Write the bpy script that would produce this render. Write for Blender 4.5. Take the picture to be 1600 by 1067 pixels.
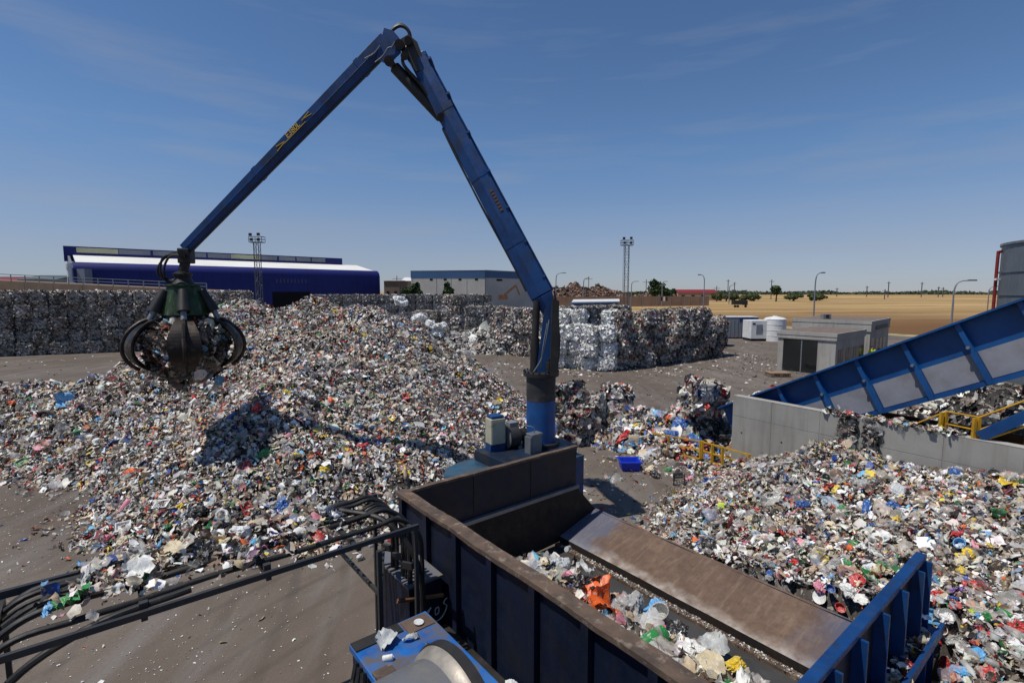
import bpy, bmesh, math, random
import numpy as np
from mathutils import Vector, Matrix, noise as mnoise
for o in list(bpy.data.objects): bpy.data.objects.remove(o)
scene = bpy.context.scene
col = scene.collection
random.seed(7); RNG = np.random.default_rng(11)
V = Vector
# ------------------------------------------------------------------ camera, sky, sun, exposure
CH = 6.2; FP = 800.0; TH = math.atan(77.5/800.0)
cd = bpy.data.cameras.new('camera'); cam = bpy.data.objects.new('camera', cd); col.objects.link(cam)
cam.location = (0, 0, CH); cam.rotation_euler = (math.pi/2-TH, 0, 0)
cd.sensor_width = 36; cd.lens = 18; cd.clip_start = .1; cd.clip_end = 30000
scene.camera = cam
SUN_EL = math.radians(65); SUN_H = V((-.93, -.36)).normalized()
SUN = V((SUN_H.x*math.cos(SUN_EL), SUN_H.y*math.cos(SUN_EL), math.sin(SUN_EL)))
w = bpy.data.worlds.new('World'); scene.world = w; w.use_nodes = True
nt = w.node_tree; bg = nt.nodes['Background']
sky = nt.nodes.new('ShaderNodeTexSky'); sky.sky_type = 'NISHITA'; sky.sun_disc = False
sky.sun_elevation = SUN_EL; sky.sun_rotation = math.atan2(SUN_H.x, SUN_H.y)
sky.altitude = 50; sky.air_density = 1.0; sky.dust_density = 0.0; sky.ozone_density = 1.5
# thin cirrus streaks over the whole sky
tc = nt.nodes.new('ShaderNodeTexCoord'); mp = nt.nodes.new('ShaderNodeMapping')
mp.inputs['Rotation'].default_value = (0.12, -.06, .2); mp.inputs['Scale'].default_value = (1.2, 1.6, 11)
nz = nt.nodes.new('ShaderNodeTexNoise'); nz.inputs['Scale'].default_value = 1.7; nz.inputs['Detail'].default_value = 7; nz.inputs['Roughness'].default_value = .55
rp = nt.nodes.new('ShaderNodeValToRGB'); rp.color_ramp.elements[0].position = .50; rp.color_ramp.elements[1].position = .78
rp.color_ramp.elements[1].color = (.3, .3, .3, 1)
mx = nt.nodes.new('ShaderNodeMixRGB'); mx.blend_type = 'MIX'; mx.inputs[2].default_value = (4.6, 4.7, 5.1, 1)
nt.links.new(tc.outputs['Generated'], mp.inputs[0]); nt.links.new(mp.outputs[0], nz.inputs[0]); nt.links.new(nz.outputs[0], rp.inputs[0])
sz = nt.nodes.new('ShaderNodeSeparateXYZ'); nt.links.new(tc.outputs['Generated'], sz.inputs[0])
hr = nt.nodes.new('ShaderNodeValToRGB'); nt.links.new(sz.outputs[2], hr.inputs[0]); he = hr.color_ramp.elements   # colour tint painted over the sky by elevation, imitating haze
he[0].position = .0; he[0].color = (.54, .66, 1.05, 1); he[1].position = .5; he[1].color = (.75, .96, 1.19, 1)
for q_, c_ in ((.07, (.75, .76, .99, 1)), (.13, (.85, .87, 1.05, 1)), (.24, (.79, .98, 1.21, 1))): e_ = he.new(q_); e_.color = c_
tm = nt.nodes.new('ShaderNodeMixRGB'); tm.blend_type = 'MULTIPLY'; tm.inputs[0].default_value = 1
nt.links.new(sky.outputs[0], tm.inputs[1]); nt.links.new(hr.outputs[0], tm.inputs[2])
nt.links.new(rp.outputs[0], mx.inputs[0]); nt.links.new(tm.outputs[0], mx.inputs[1]); nt.links.new(mx.outputs[0], bg.inputs[0])
bg.inputs['Strength'].default_value = .09
ld = bpy.data.lights.new('sun', 'SUN'); ld.energy = 4.6; ld.angle = math.radians(.5); ld.color = (1, .95, .87)
lo = bpy.data.objects.new('sun', ld); col.objects.link(lo); lo.location = SUN*100
lo.rotation_euler = (-SUN).to_track_quat('-Z', 'Y').to_euler()
vs = scene.view_settings; vs.view_transform = 'Standard'; vs.look = 'None'; vs.gamma = 1; vs.exposure = -.25; vs.use_curve_mapping = False
scene.render.engine = 'CYCLES'; scene.cycles.max_bounces = 6; scene.cycles.transparent_max_bounces = 6

# ------------------------------------------------------------------ layout helpers: measured rays of the place
FW = V((0, math.cos(TH), -math.sin(TH))); UP = V((0, math.sin(TH), math.cos(TH)))
def ray(px, py): return FW + V(((px-800)/FP, 0, 0)) + UP*((533.5-py)/FP)
def G(px, py, z=0.0):
    v = ray(px, py); return V((0, 0, CH)) + v*((z-CH)/v.z)
def A(px, py, y):
    v = ray(px, py); return V((0, 0, CH)) + v*(y/v.y)
HO = V((-2.06, 9.47, 0)); AV = V((.626, -.78, 0)); BV = V((.78, .626, 0)); ZV = V((0, 0, 1))
def HB(a, b, z=0.0): return HO + AV*a + BV*b + ZV*z
# ------------------------------------------------------------------ object helpers
def tag(o, label=None, cat=None, group=None, kind=None):
    if label: o['label'] = label
    if cat: o['category'] = cat
    if group: o['group'] = group
    if kind: o['kind'] = kind
    return o
def empty(name, loc, label, cat, group=None):
    o = bpy.data.objects.new(name, None); col.objects.link(o); o.location = loc; o.empty_display_size = .3
    return tag(o, label, cat, group)
def s2l(c): return tuple(((x/255)/12.92 if x/255 <= .04045 else ((x/255+.055)/1.055)**2.4) for x in c)

class MB:
    def __init__(s): s.v = []; s.f = []
    def add(s, vs, fs):
        n = len(s.v); s.v += [V(p) for p in vs]; s.f += [tuple(i+n for i in f) for f in fs]; return s
    def hexa(s, p): return s.add(p, [(0, 3, 2, 1), (4, 5, 6, 7), (0, 1, 5, 4), (1, 2, 6, 5), (2, 3, 7, 6), (3, 0, 4, 7)])
    def box(s, c, x, y, z, ax=V((1, 0, 0)), ay=V((0, 1, 0)), az=ZV):
        c = V(c); X = ax*(x/2); Y = ay*(y/2); Z = az*(z/2)
        return s.hexa([c-X-Y-Z, c+X-Y-Z, c+X+Y-Z, c-X+Y-Z, c-X-Y+Z, c+X-Y+Z, c+X+Y+Z, c-X+Y+Z])
    def hbox(s, a0, a1, b0, b1, z0, z1):
        return s.hexa([HB(a0, b0, z0), HB(a1, b0, z0), HB(a1, b1, z0), HB(a0, b1, z0), HB(a0, b0, z1), HB(a1, b0, z1), HB(a1, b1, z1), HB(a0, b1, z1)])
    def bar(s, p0, p1, wd, ht, up=ZV):
        p0 = V(p0); p1 = V(p1); d = (p1-p0).normalized()
        if abs(d.dot(up)) > .98: up = V((0, 1, 0)) if abs(d.y) < .9 else V((1, 0, 0))
        sd = d.cross(up).normalized(); u = sd.cross(d).normalized()
        return s.box((p0+p1)/2, (p1-p0).length, wd, ht, d, sd, u)
    def loft(s, rings, cap=True):
        n = len(s.v); k = len(rings[0])
        for r in rings: s.v += [V(p) for p in r]
        for i in range(len(rings)-1):
            for j in range(k):
                s.f.append((n+i*k+j, n+i*k+(j+1) % k, n+(i+1)*k+(j+1) % k, n+(i+1)*k+j))
        if cap:
            s.f.append(tuple(n+j for j in range(k))[::-1]); s.f.append(tuple(n+(len(rings)-1)*k+j for j in range(k)))
        return s
    def tube(s, pts, r, n=8, cap=True):
        pts = [V(p) for p in pts]; rings = []
        rr = r if isinstance(r, (list, tuple)) else [r]*len(pts)
        pu = None
        for i, p in enumerate(pts):
            d = (pts[min(i+1, len(pts)-1)]-pts[max(i-1, 0)]).normalized()
            if pu is None: pu = d.orthogonal().normalized()
            else:
                pu = (pu - d*pu.dot(d))
                pu = pu.normalized() if pu.length > 1e-5 else d.orthogonal().normalized()
            b = d.cross(pu)
            rings.append([p + pu*(rr[i]*math.cos(2*math.pi*k/n)) + b*(rr[i]*math.sin(2*math.pi*k/n)) for k in range(n)])
        return s.loft(rings, cap)
    def cyl(s, p0, p1, r, n=20, r1=None): return s.tube([p0, p1], [r, r if r1 is None else r1], n)
    def build(s, name, m, parent=None, label=None, cat=None, group=None, kind=None, smooth=False, bevel=0, origin=None):
        if parent is not None: org = parent_origin(parent)
        elif origin is not None: org = V(origin)
        else:
            xs = [p.x for p in s.v]; ys = [p.y for p in s.v]; zs = [p.z for p in s.v]
            org = V(((min(xs)+max(xs))/2, (min(ys)+max(ys))/2, min(zs)))
        me = bpy.data.meshes.new(name); me.from_pydata([tuple(p-org) for p in s.v], [], s.f); me.validate()
        bm = bmesh.new(); bm.from_mesh(me); bmesh.ops.recalc_face_normals(bm, faces=bm.faces); bm.to_mesh(me); bm.free()
        if smooth:
            me.polygons.foreach_set('use_smooth', [True]*len(me.polygons)); me.set_sharp_from_angle(angle=math.radians(40))
        me.materials.append(m)
        o = bpy.data.objects.new(name, me); col.objects.link(o)
        if parent is not None: o.parent = parent
        else: o.location = org
        if bevel:
            md = o.modifiers.new('bevel', 'BEVEL'); md.width = bevel; md.segments = 2; md.limit_method = 'ANGLE'
        return tag(o, label, cat, group, kind)
def parent_origin(p):
    v = V(p.location)
    while p.parent: p = p.parent; v += V(p.location)
    return v
def curve_pts(ctrl, n=10):
    c = [V(p) for p in ctrl]; c = [c[0]*2-c[1]] + c + [c[-1]*2-c[-2]]; out = []
    for i in range(1, len(c)-2):
        for k in range(n):
            t = k/n; p0, p1, p2, p3 = c[i-1:i+3]
            out.append(.5*((2*p1)+(p2-p0)*t+(2*p0-5*p1+4*p2-p3)*t*t+(3*p1-p0-3*p2+p3)*t*t*t))
    out.append(c[-2]); return out

# ------------------------------------------------------------------ materials
def newmat(name):
    m = bpy.data.materials.new(name); m.use_nodes = True; n = m.node_tree
    return m, n, n.nodes['Principled BSDF']
def noise_node(n, scale, detail=5, rough=.6, coord='Object', vec=None):
    t = n.nodes.new('ShaderNodeTexNoise'); t.inputs['Scale'].default_value = scale; t.inputs['Detail'].default_value = detail; t.inputs['Roughness'].default_value = rough
    if vec is None:
        c = n.nodes.new('ShaderNodeTexCoord'); n.links.new(c.outputs[coord], t.inputs['Vector'])
    else: n.links.new(vec, t.inputs['Vector'])
    return t
def ramp(n, src, p0, p1, c0=(0, 0, 0, 1), c1=(1, 1, 1, 1)):
    r = n.nodes.new('ShaderNodeValToRGB'); e = r.color_ramp.elements
    e[0].position = p0; e[1].position = p1; e[0].color = c0; e[1].color = c1
    n.links.new(src, r.inputs[0]); return r
def mix(n, fac, a, b, mode='MIX'):
    x = n.nodes.new('ShaderNodeMixRGB'); x.blend_type = mode
    for i, q in ((0, fac), (1, a), (2, b)):
        if hasattr(q, 'links'): n.links.new(q, x.inputs[i])
        else: x.inputs[i].default_value = q if i == 0 else tuple(q)+(1,)*(4-len(q))
    return x.outputs[0]
def bump(n, p, src, strength=.3, dist=.02):
    b = n.nodes.new('ShaderNodeBump'); b.inputs['Strength'].default_value = strength; b.inputs['Distance'].default_value = dist
    n.links.new(src, b.inputs['Height']); n.links.new(b.outputs[0], p.inputs['Normal'])
def pm(name, c, c2=None, scale=2.0, lo=.4, hi=.65, dirt=None, dscale=.7, dlo=.5, dhi=.7, rough=.6, metal=0.0, bmp=.15, bscale=25, spec=.4, streak=None):
    m, n, p = newmat(name)
    out = s2l(c)
    if c2 is not None:
        out = mix(n, ramp(n, noise_node(n, scale).outputs[0], lo, hi).outputs[0], out, s2l(c2))
    if dirt is not None:
        out = mix(n, ramp(n, noise_node(n, dscale, 7, .65).outputs[0], dlo, dhi).outputs[0], out, s2l(dirt))
    if streak is not None:
        cc = n.nodes.new('ShaderNodeTexCoord'); mpn = n.nodes.new('ShaderNodeMapping'); mpn.inputs['Scale'].default_value = (9, 9, .6)
        n.links.new(cc.outputs['Object'], mpn.inputs[0])
        out = mix(n, ramp(n, noise_node(n, 1.0, 4, .5, vec=mpn.outputs[0]).outputs[0], .52, .75).outputs[0], out, s2l(streak))
    if hasattr(out, 'links'): n.links.new(out, p.inputs['Base Color'])
    else: p.inputs['Base Color'].default_value = tuple(out)+(1,)
    p.inputs['Metallic'].default_value = metal
    r = ramp(n, noise_node(n, bscale*.2).outputs[0], .3, .7, (max(rough-.12, .05),)*3+(1,), (min(rough+.12, 1),)*3+(1,))
    n.links.new(r.outputs[0], p.inputs['Roughness'])
    p.inputs['Specular IOR Level'].default_value = spec
    if bmp: bump(n, p, noise_node(n, bscale, 4).outputs[0], bmp, .01)
    return m
M = {}
M['blue'] = pm('blue_paint', (13, 64, 120), (10, 48, 94), 1.5, dirt=(38, 46, 58), dscale=2.2, dlo=.52, dhi=.68, rough=.48, spec=.45, streak=(30, 62, 104))
M['blue_bright'] = pm('bright_blue_paint', (28, 104, 178), (22, 80, 148), 2.0, dirt=(92, 86, 80), dscale=2.6, dlo=.44, dhi=.60, rough=.55)
M['blue_conv'] = pm('conveyor_blue_paint', (18, 74, 130), (14, 58, 108), .8, dirt=(52, 66, 88), dscale=1.0, dlo=.58, dhi=.8, rough=.4)
M['blue_dark'] = pm('hopper_blue_paint', (11, 23, 48), (12, 20, 38), 1.3, dirt=(24, 25, 31), dscale=1.3, dlo=.54, dhi=.74, rough=.55, streak=(24, 26, 34))
M['rust_top'] = pm('rusty_flange', (100, 82, 68), (72, 61, 54), 3, dirt=(146, 132, 118), dscale=5, dlo=.55, dhi=.72, rough=.8, bmp=.4)
M['rust_int'] = pm('rusty_steel_inside', (38, 30, 26), (26, 24, 24), 1.6, dirt=(54, 44, 37), dscale=3, rough=.7, bmp=.3)
M['dark'] = pm('greasy_dark_steel', (34, 33, 32), (48, 45, 42), 3, dirt=(66, 58, 50), dscale=2.5, dlo=.58, dhi=.75, rough=.55)
M['black'] = pm('black_rubber', (26, 25, 25), (44, 42, 40), 3.5, dirt=(76, 70, 64), dscale=6, dlo=.6, dhi=.8, rough=.55, bmp=.1)
M['rack'] = pm('rack_dark_steel', (46, 47, 50), (58, 56, 54), 2, dirt=(82, 74, 66), dscale=5, dlo=.58, dhi=.78, rough=.5)
M['grey_col'] = pm('grey_dirty_column', (52, 52, 54), (40, 40, 42), 1.5, dirt=(76, 72, 68), dscale=2, rough=.6)
M['green'] = pm('scratched_green_paint', (32, 66, 36), (22, 42, 26), 4, dirt=(72, 70, 58), dscale=3, dlo=.52, dhi=.68, rough=.6, streak=(96, 110, 84))
M['tine'] = pm('worn_tine_steel', (44, 36, 30), (28, 25, 23), 2, dirt=(92, 78, 66), dscale=3, dlo=.5, dhi=.7, rough=.5, metal=.3)
M['cream'] = pm('cream_cabinet_paint', (176, 172, 150), (160, 156, 136), 2, dirt=(120, 110, 92), dscale=4, dlo=.6, dhi=.75, rough=.5)
M['grey_box'] = pm('grey_cabinet_paint', (128, 130, 132), (112, 114, 116), 2, rough=.5)
M['motor'] = pm('grey_motor_paint', (104, 105, 107), (94, 95, 97), 2, dirt=(116, 112, 106), dscale=4, rough=.45)
M['motor_lip'] = pm('pale_metal_lip', (158, 150, 138), (132, 126, 118), 6, rough=.5, metal=.3)
M['yellow'] = pm('yellow_rail_paint', (196, 152, 34), (172, 128, 28), 3, dirt=(96, 72, 44), dscale=4, dlo=.58, dhi=.75, rough=.5)
M['ochre'] = pm('ochre_steel_deck', (120, 74, 30), (92, 56, 26), 2, dirt=(60, 48, 40), dscale=2, rough=.7)
M['galv'] = pm('galvanised_steel', (132, 136, 140), (116, 120, 124), 2, rough=.45, metal=.5)
M['lamp'] = pm('lamp_post_grey', (118, 122, 128), None, rough=.5)
M['mast'] = pm('mast_steel', (92, 92, 92), (76, 74, 74), 3, rough=.6)
M['white'] = pm('white_paint', (222, 222, 220), (206, 206, 202), 2, rough=.5)
M['glass'] = pm('dark_glass', (26, 30, 32), None, rough=.08, bmp=0, spec=.6)
M['red'] = pm('red_paint', (134, 40, 36), (112, 34, 30), 2, rough=.5)
M['darkhole'] = pm('dark_opening', (12, 12, 14), None, rough=.9, bmp=0)
M['wh_navy'] = pm('navy_cladding', (26, 34, 108), (22, 28, 92), .05, rough=.55, bmp=0)
M['wh_light'] = pm('translucent_panel', (186, 184, 150), (164, 162, 138), .2, rough=.5, bmp=0)
M['wh_grey'] = pm('grey_panel', (126, 130, 138), (112, 116, 124), .2, rough=.5, bmp=0)
M['wh_roof'] = pm('white_roof_sheet', (232, 230, 222), (222, 220, 210), .1, rough=.6, bmp=0)
M['wh2_wall'] = pm('pale_grey_cladding', (186, 182, 174), (172, 168, 160), .15, rough=.7, bmp=0, streak=(160, 148, 136))
M['wh2_blue'] = pm('slate_blue_cladding', (62, 96, 134), (56, 88, 124), .15, rough=.6, bmp=0)
M['beige'] = pm('beige_wall', (164, 138, 116), (148, 124, 104), .15, rough=.85, bmp=0)
M['brick'] = pm('brown_block_wall', (124, 104, 86), (108, 92, 78), .4, rough=.85, bmp=0)
M['gravel'] = pm('roof_gravel', (122, 106, 94), (100, 88, 80), 3, rough=.9)
M['tank'] = pm('grey_tank_sheet', (104, 112, 118), (94, 102, 108), .6, rough=.5, metal=.2, streak=(116, 122, 126))
M['rope'] = pm('orange_rust_steel', (132, 94, 68), (104, 70, 50), 3, rough=.8)
M['letter'] = pm('yellow_lettering', (226, 186, 60), None, rough=.5, bmp=0)
M['faint'] = pm('faint_lettering', (66, 70, 104), None, rough=.5, bmp=0)
M['orange_letter'] = pm('faded_orange_lettering', (98, 66, 46), None, rough=.5, bmp=0)
M['chalk'] = pm('white_paint_marker', (200, 200, 200), None, rough=.6, bmp=0)
M['hivis'] = pm('hi_vis_cloth', (206, 232, 40), (190, 216, 36), 6, rough=.8)
M['cloth'] = pm('dark_cloth', (40, 44, 58), None, rough=.9)
M['skin'] = pm('skin', (176, 124, 98), None, rough=.6)
M['hair'] = pm('dark_hair', (40, 30, 26), None, rough=.8)
M['bark'] = pm('bark', (84, 70, 58), None, rough=.9)
# concrete with board joints
def concrete(name, c, c2):
    m, n, p = newmat(name)
    o = mix(n, ramp(n, noise_node(n, .6, 6, .6).outputs[0], .35, .7).outputs[0], s2l(c), s2l(c2))
    o = mix(n, ramp(n, noise_node(n, 14, 3).outputs[0], .3, .75, (.86, .86, .86, 1), (1.05, 1.05, 1.05, 1)).outputs[0], o, o, 'MIX')
    cc = n.nodes.new('ShaderNodeTexCoord'); mpn = n.nodes.new('ShaderNodeMapping'); mpn.inputs['Scale'].default_value = (4, 4, .35)
    n.links.new(cc.outputs['Object'], mpn.inputs[0])
    o = mix(n, ramp(n, noise_node(n, 1.2, 5, .6, vec=mpn.outputs[0]).outputs[0], .5, .8, (0, 0, 0, 1), (.55, .55, .55, 1)).outputs[0], o, s2l((104, 98, 90)))
    n.links.new(o, p.inputs['Base Color']); p.inputs['Roughness'].default_value = .85
    bump(n, p, noise_node(n, 18, 5).outputs[0], .3, .01); return m
M['concrete'] = concrete('board_marked_concrete', (152, 150, 144), (132, 129, 123))
M['concrete2'] = concrete('pale_concrete', (168, 165, 158), (148, 144, 138))
# worn ramp plate: brown rust, bare blue at the edges, dusty band along the foot (y = 0 at foot, in metres)
def ramp_mat():
    m, n, p = newmat('worn_ramp_plate')
    o = mix(n, ramp(n, noise_node(n, 1.2, 6).outputs[0], .35, .65).outputs[0], s2l((92, 71, 57)), s2l((112, 90, 73)))
    o = mix(n, ramp(n, noise_node(n, 9, 6, .7).outputs[0], .42, .75).outputs[0], o, s2l((84, 66, 56)))
    cc = n.nodes.new('ShaderNodeTexCoord'); sp = n.nodes.new('ShaderNodeSeparateXYZ'); n.links.new(cc.outputs['UV'], sp.inputs[0])
    nz = noise_node(n, 1.6, 6, .65).outputs[0]
    def band(src, lo, hi, amp):
        a = n.nodes.new('ShaderNodeMath'); a.operation = 'MULTIPLY_ADD'; n.links.new(nz, a.inputs[0]); a.inputs[1].default_value = amp; n.links.new(src, a.inputs[2])
        return ramp(n, a.outputs[0], lo, hi, (1, 1, 1, 1), (0, 0, 0, 1)).outputs[0]
    # pale cement dust caked along the foot
    bd = band(sp.outputs[1], .16, .40, .40)
    bd2 = mix(n, 1.0, bd, ramp(n, noise_node(n, 3.5, 5).outputs[0], .3, .65).outputs[0], 'MULTIPLY')
    o = mix(n, bd2, o, s2l((196, 188, 178)))
    be = band(sp.outputs[0], .26, .36, .34)
    o = mix(n, mix(n, 1.0, be, (.75, .75, .75), 'MULTIPLY'), o, s2l((84, 92, 112)))
    inv = n.nodes.new('ShaderNodeMath'); inv.operation = 'SUBTRACT'; inv.inputs[0].default_value = 1; n.links.new(sp.outputs[0], inv.inputs[1])
    be2 = band(inv.outputs[0], .26, .40, .34)
    o = mix(n, mix(n, 1.0, be2, (.7, .7, .7), 'MULTIPLY'), o, s2l((70, 84, 110)))
    n.links.new(o, p.inputs['Base Color']); p.inputs['Roughness'].default_value = .78
    mpn = n.nodes.new('ShaderNodeMapping'); mpn.inputs['Scale'].default_value = (60, 2.5, 1); n.links.new(cc.outputs['UV'], mpn.inputs[0])
    o = mix(n, ramp(n, noise_node(n, 1.0, 6, .65, vec=mpn.outputs[0]).outputs[0], .5, .72, (0, 0, 0, 1), (.5, .5, .5, 1)).outputs[0], o, s2l((140, 120, 102)))
    n.links.new(o, p.inputs['Base Color'])
    bump(n, p, noise_node(n, 30, 4).outputs[0], .2, .006); return m
M['ramp'] = ramp_mat()
M['belt'] = pm('polished_steel_floor', (88, 86, 84), (76, 74, 72), .8, dirt=(104, 98, 92), dscale=3, dlo=.55, dhi=.8, rough=.38, metal=.35, bmp=.05)
# waste: colour per piece, printed patches, grime
def waste_mat(name, obj_color=False, rough=.5, trans=0.0, varied=False, grime=.3):
    m, n, p = newmat(name)
    if obj_color:
        a = n.nodes.new('ShaderNodeObjectInfo'); src = a.outputs['Color']
        pr = ramp(n, noise_node(n, 11, 2, .4).outputs[0], .60, .63).outputs[0]
        src = mix(n, mix(n, 1.0, pr, (.5, .5, .5), 'MULTIPLY'), src, s2l((216, 212, 204)))
    else:
        a = n.nodes.new('ShaderNodeVertexColor'); a.layer_name = 'Col'; src = a.outputs['Color']
        pr = ramp(n, noise_node(n, 13, 2, .4).outputs[0], .62, .64).outputs[0]
        src = mix(n, mix(n, 1.0, pr, (.4, .4, .4), 'MULTIPLY'), src, s2l((216, 208, 194)))
        if varied:
            oi = n.nodes.new('ShaderNodeObjectInfo')
            rr = ramp(n, oi.outputs['Random'], 0, 1, (.6, .58, .56, 1), (1.25, 1.23, 1.2, 1))
            src = mix(n, 1.0, src, rr.outputs[0], 'MULTIPLY')
    g = ramp(n, noise_node(n, 4, 5, .65).outputs[0], .45, .75, (0, 0, 0, 1), (grime*2, grime*2, grime*2, 1)).outputs[0]
    src = mix(n, g, src, s2l((92, 82, 70)))
    n.links.new(src, p.inputs['Base Color']); p.inputs['Roughness'].default_value = rough; p.inputs['Specular IOR Level'].default_value = .45
    bump(n, p, noise_node(n, 22, 3).outputs[0], .35, .02)
    if trans:
        t = n.nodes.new('ShaderNodeBsdfTransparent'); ms = n.nodes.new('ShaderNodeMixShader'); ms.inputs[0].default_value = trans
        n.links.new(p.outputs[0], ms.inputs[1]); n.links.new(t.outputs[0], ms.inputs[2])
        n.links.new(ms.outputs[0], n.nodes['Material Output'].inputs[0])
    return m
M['waste'] = waste_mat('mixed_waste', grime=.24)
M['bale'] = waste_mat('baled_waste', varied=True)
M['bale_white'] = waste_mat('baled_white_film', grime=.13)
M['film'] = waste_mat('thin_plastic_film', rough=.3, trans=.45, grime=.15)
M['item'] = waste_mat('plastic_item', obj_color=True, rough=.42, grime=.18)
M['clean_item'] = pm('moulded_plastic', (30, 60, 190), None, rough=.4)

# ------------------------------------------------------------------ ground
def ground_mats():
    m, n, p = newmat('dirty_yard_asphalt')
    o = mix(n, ramp(n, noise_node(n, .09, 6, .6).outputs[0], .35, .68).outputs[0], s2l((95, 84, 75)), s2l((126, 116, 106)))
    o = mix(n, ramp(n, noise_node(n, .5, 7, .65).outputs[0], .42, .72, (0, 0, 0, 1), (.7, .7, .7, 1)).outputs[0], o, s2l((88, 78, 70)))
    cc = n.nodes.new('ShaderNodeTexCoord'); mpn = n.nodes.new('ShaderNodeMapping'); mpn.inputs['Scale'].default_value = (.9, .12, 1); mpn.inputs['Rotation'].default_value = (0, 0, .7)
    n.links.new(cc.outputs['Object'], mpn.inputs[0])
    o = mix(n, ramp(n, noise_node(n, 1.0, 5, .6, vec=mpn.outputs[0]).outputs[0], .5, .72, (0, 0, 0, 1), (.6, .6, .6, 1)).outputs[0], o, s2l((130, 127, 124)))
    o = mix(n, ramp(n, noise_node(n, 26, 3).outputs[0], .35, .7, (0, 0, 0, 1), (.35, .35, .35, 1)).outputs[0], o, s2l((84, 75, 66)))
    o = mix(n, ramp(n, noise_node(n, 9, 3, .8).outputs[0], .66, .74, (0, 0, 0, 1), (.55, .55, .55, 1)).outputs[0], o, s2l((158, 148, 136)))
    o = mix(n, ramp(n, noise_node(n, .23, 4, .7).outputs[0], .56, .70, (0, 0, 0, 1), (.55, .55, .55, 1)).outputs[0], o, s2l((64, 56, 50)))
    for rz_, sc_ in ((.55, .4), (-.2, .3)):
        wv = n.nodes.new('ShaderNodeTexWave'); wv.inputs['Scale'].default_value = sc_; wv.inputs['Distortion'].default_value = 5.5; wv.inputs['Detail'].default_value = 3; wv.inputs['Detail Scale'].default_value = .35
        m2 = n.nodes.new('ShaderNodeMapping'); m2.inputs['Rotation'].default_value = (0, 0, rz_); n.links.new(cc.outputs['Object'], m2.inputs[0]); n.links.new(m2.outputs[0], wv.inputs['Vector'])
        tr_ = mix(n, 1.0, ramp(n, wv.outputs['Fac'], .84, .98, (0, 0, 0, 1), (.34, .34, .34, 1)).outputs[0], ramp(n, noise_node(n, .35, 3).outputs[0], .42, .62).outputs[0], 'MULTIPLY')
        o = mix(n, tr_, o, s2l((70, 63, 57)))
    n.links.new(o, p.inputs['Base Color']); p.inputs['Roughness'].default_value = .85; p.inputs['Specular IOR Level'].default_value = .25
    bump(n, p, noise_node(n, 12, 8, .7).outputs[0], .5, .02)
    M['yard'] = m
    m, n, p = newmat('dry_grass_field')
    cc = n.nodes.new('ShaderNodeTexCoord'); mpn = n.nodes.new('ShaderNodeMapping'); mpn.inputs['Scale'].default_value = (.25, 1, 1); mpn.inputs['Rotation'].default_value = (0, 0, .12)
    n.links.new(cc.outputs['Object'], mpn.inputs[0])
    o = mix(n, ramp(n, noise_node(n, .012, 6, .6, vec=mpn.outputs[0]).outputs[0], .4, .6).outputs[0], s2l((158, 128, 84)), s2l((194, 168, 120)))
    o = mix(n, ramp(n, noise_node(n, .05, 6, .65, vec=mpn.outputs[0]).outputs[0], .46, .66).outputs[0], o, s2l((132, 100, 66)))
    sp = n.nodes.new('ShaderNodeSeparateXYZ'); n.links.new(cc.outputs['Object'], sp.inputs[0])
    a = n.nodes.new('ShaderNodeMath'); a.operation = 'MULTIPLY_ADD'; n.links.new(noise_node(n, .04, 5, .6, vec=mpn.outputs[0]).outputs[0], a.inputs[0]); a.inputs[1].default_value = 70; n.links.new(sp.outputs[1], a.inputs[2])
    mr = n.nodes.new('ShaderNodeMapRange'); n.links.new(a.outputs[0], mr.inputs[0]); mr.inputs[1].default_value = 128; mr.inputs[2].default_value = 215; mr.inputs[3].default_value = 1; mr.inputs[4].default_value = 0
    o = mix(n, mr.outputs[0], o, s2l((112, 82, 54)))
    o = mix(n, ramp(n, noise_node(n, 1.1, 4).outputs[0], .4, .7, (0, 0, 0, 1), (.3, .3, .3, 1)).outputs[0], o, s2l((104, 82, 50)))
    n.links.new(o, p.inputs['Base Color']); p.inputs['Roughness'].default_value = .95; p.inputs['Specular IOR Level'].default_value = .1
    M['field'] = m
ground_mats()
R = 12000
MB().add([(-R, -200, -.03), (R, -200, -.03), (R, R, -.03), (-R, R, -.03)], [(0, 1, 2, 3)]).build('field', M['field'], kind='structure', label='dry golden grass field stretching to the horizon', origin=(0, 0, -.03))
yp = [(-160, -40), (60, -40), (62, 40), (58, 66), (47, 84), (44, 120), (36, 165), (-160, 200)]
MB().add([(x, y, 0.0) for x, y in yp], [tuple(range(len(yp)))]).build('yard', M['yard'], kind='structure', label='dirty brown grey asphalt of the recycling yard', origin=(0, 0, 0))
MB().add([(62.2, 40, .006), (66, 40, .006), (62, 67, .006), (51, 86, .006), (47.5, 121, .006), (39, 166, .006), (36.2, 165, .006), (44.2, 120, .006), (47.2, 84, .006), (58.2, 66, .006)], [(0, 1, 2, 9), (9, 2, 3, 8), (8, 3, 4, 7), (7, 4, 5, 6)]).build('verge', pm('dusty_verge', (168, 152, 122), (120, 120, 70), .6, rough=.95), kind='structure', origin=(50, 80, .004))
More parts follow.
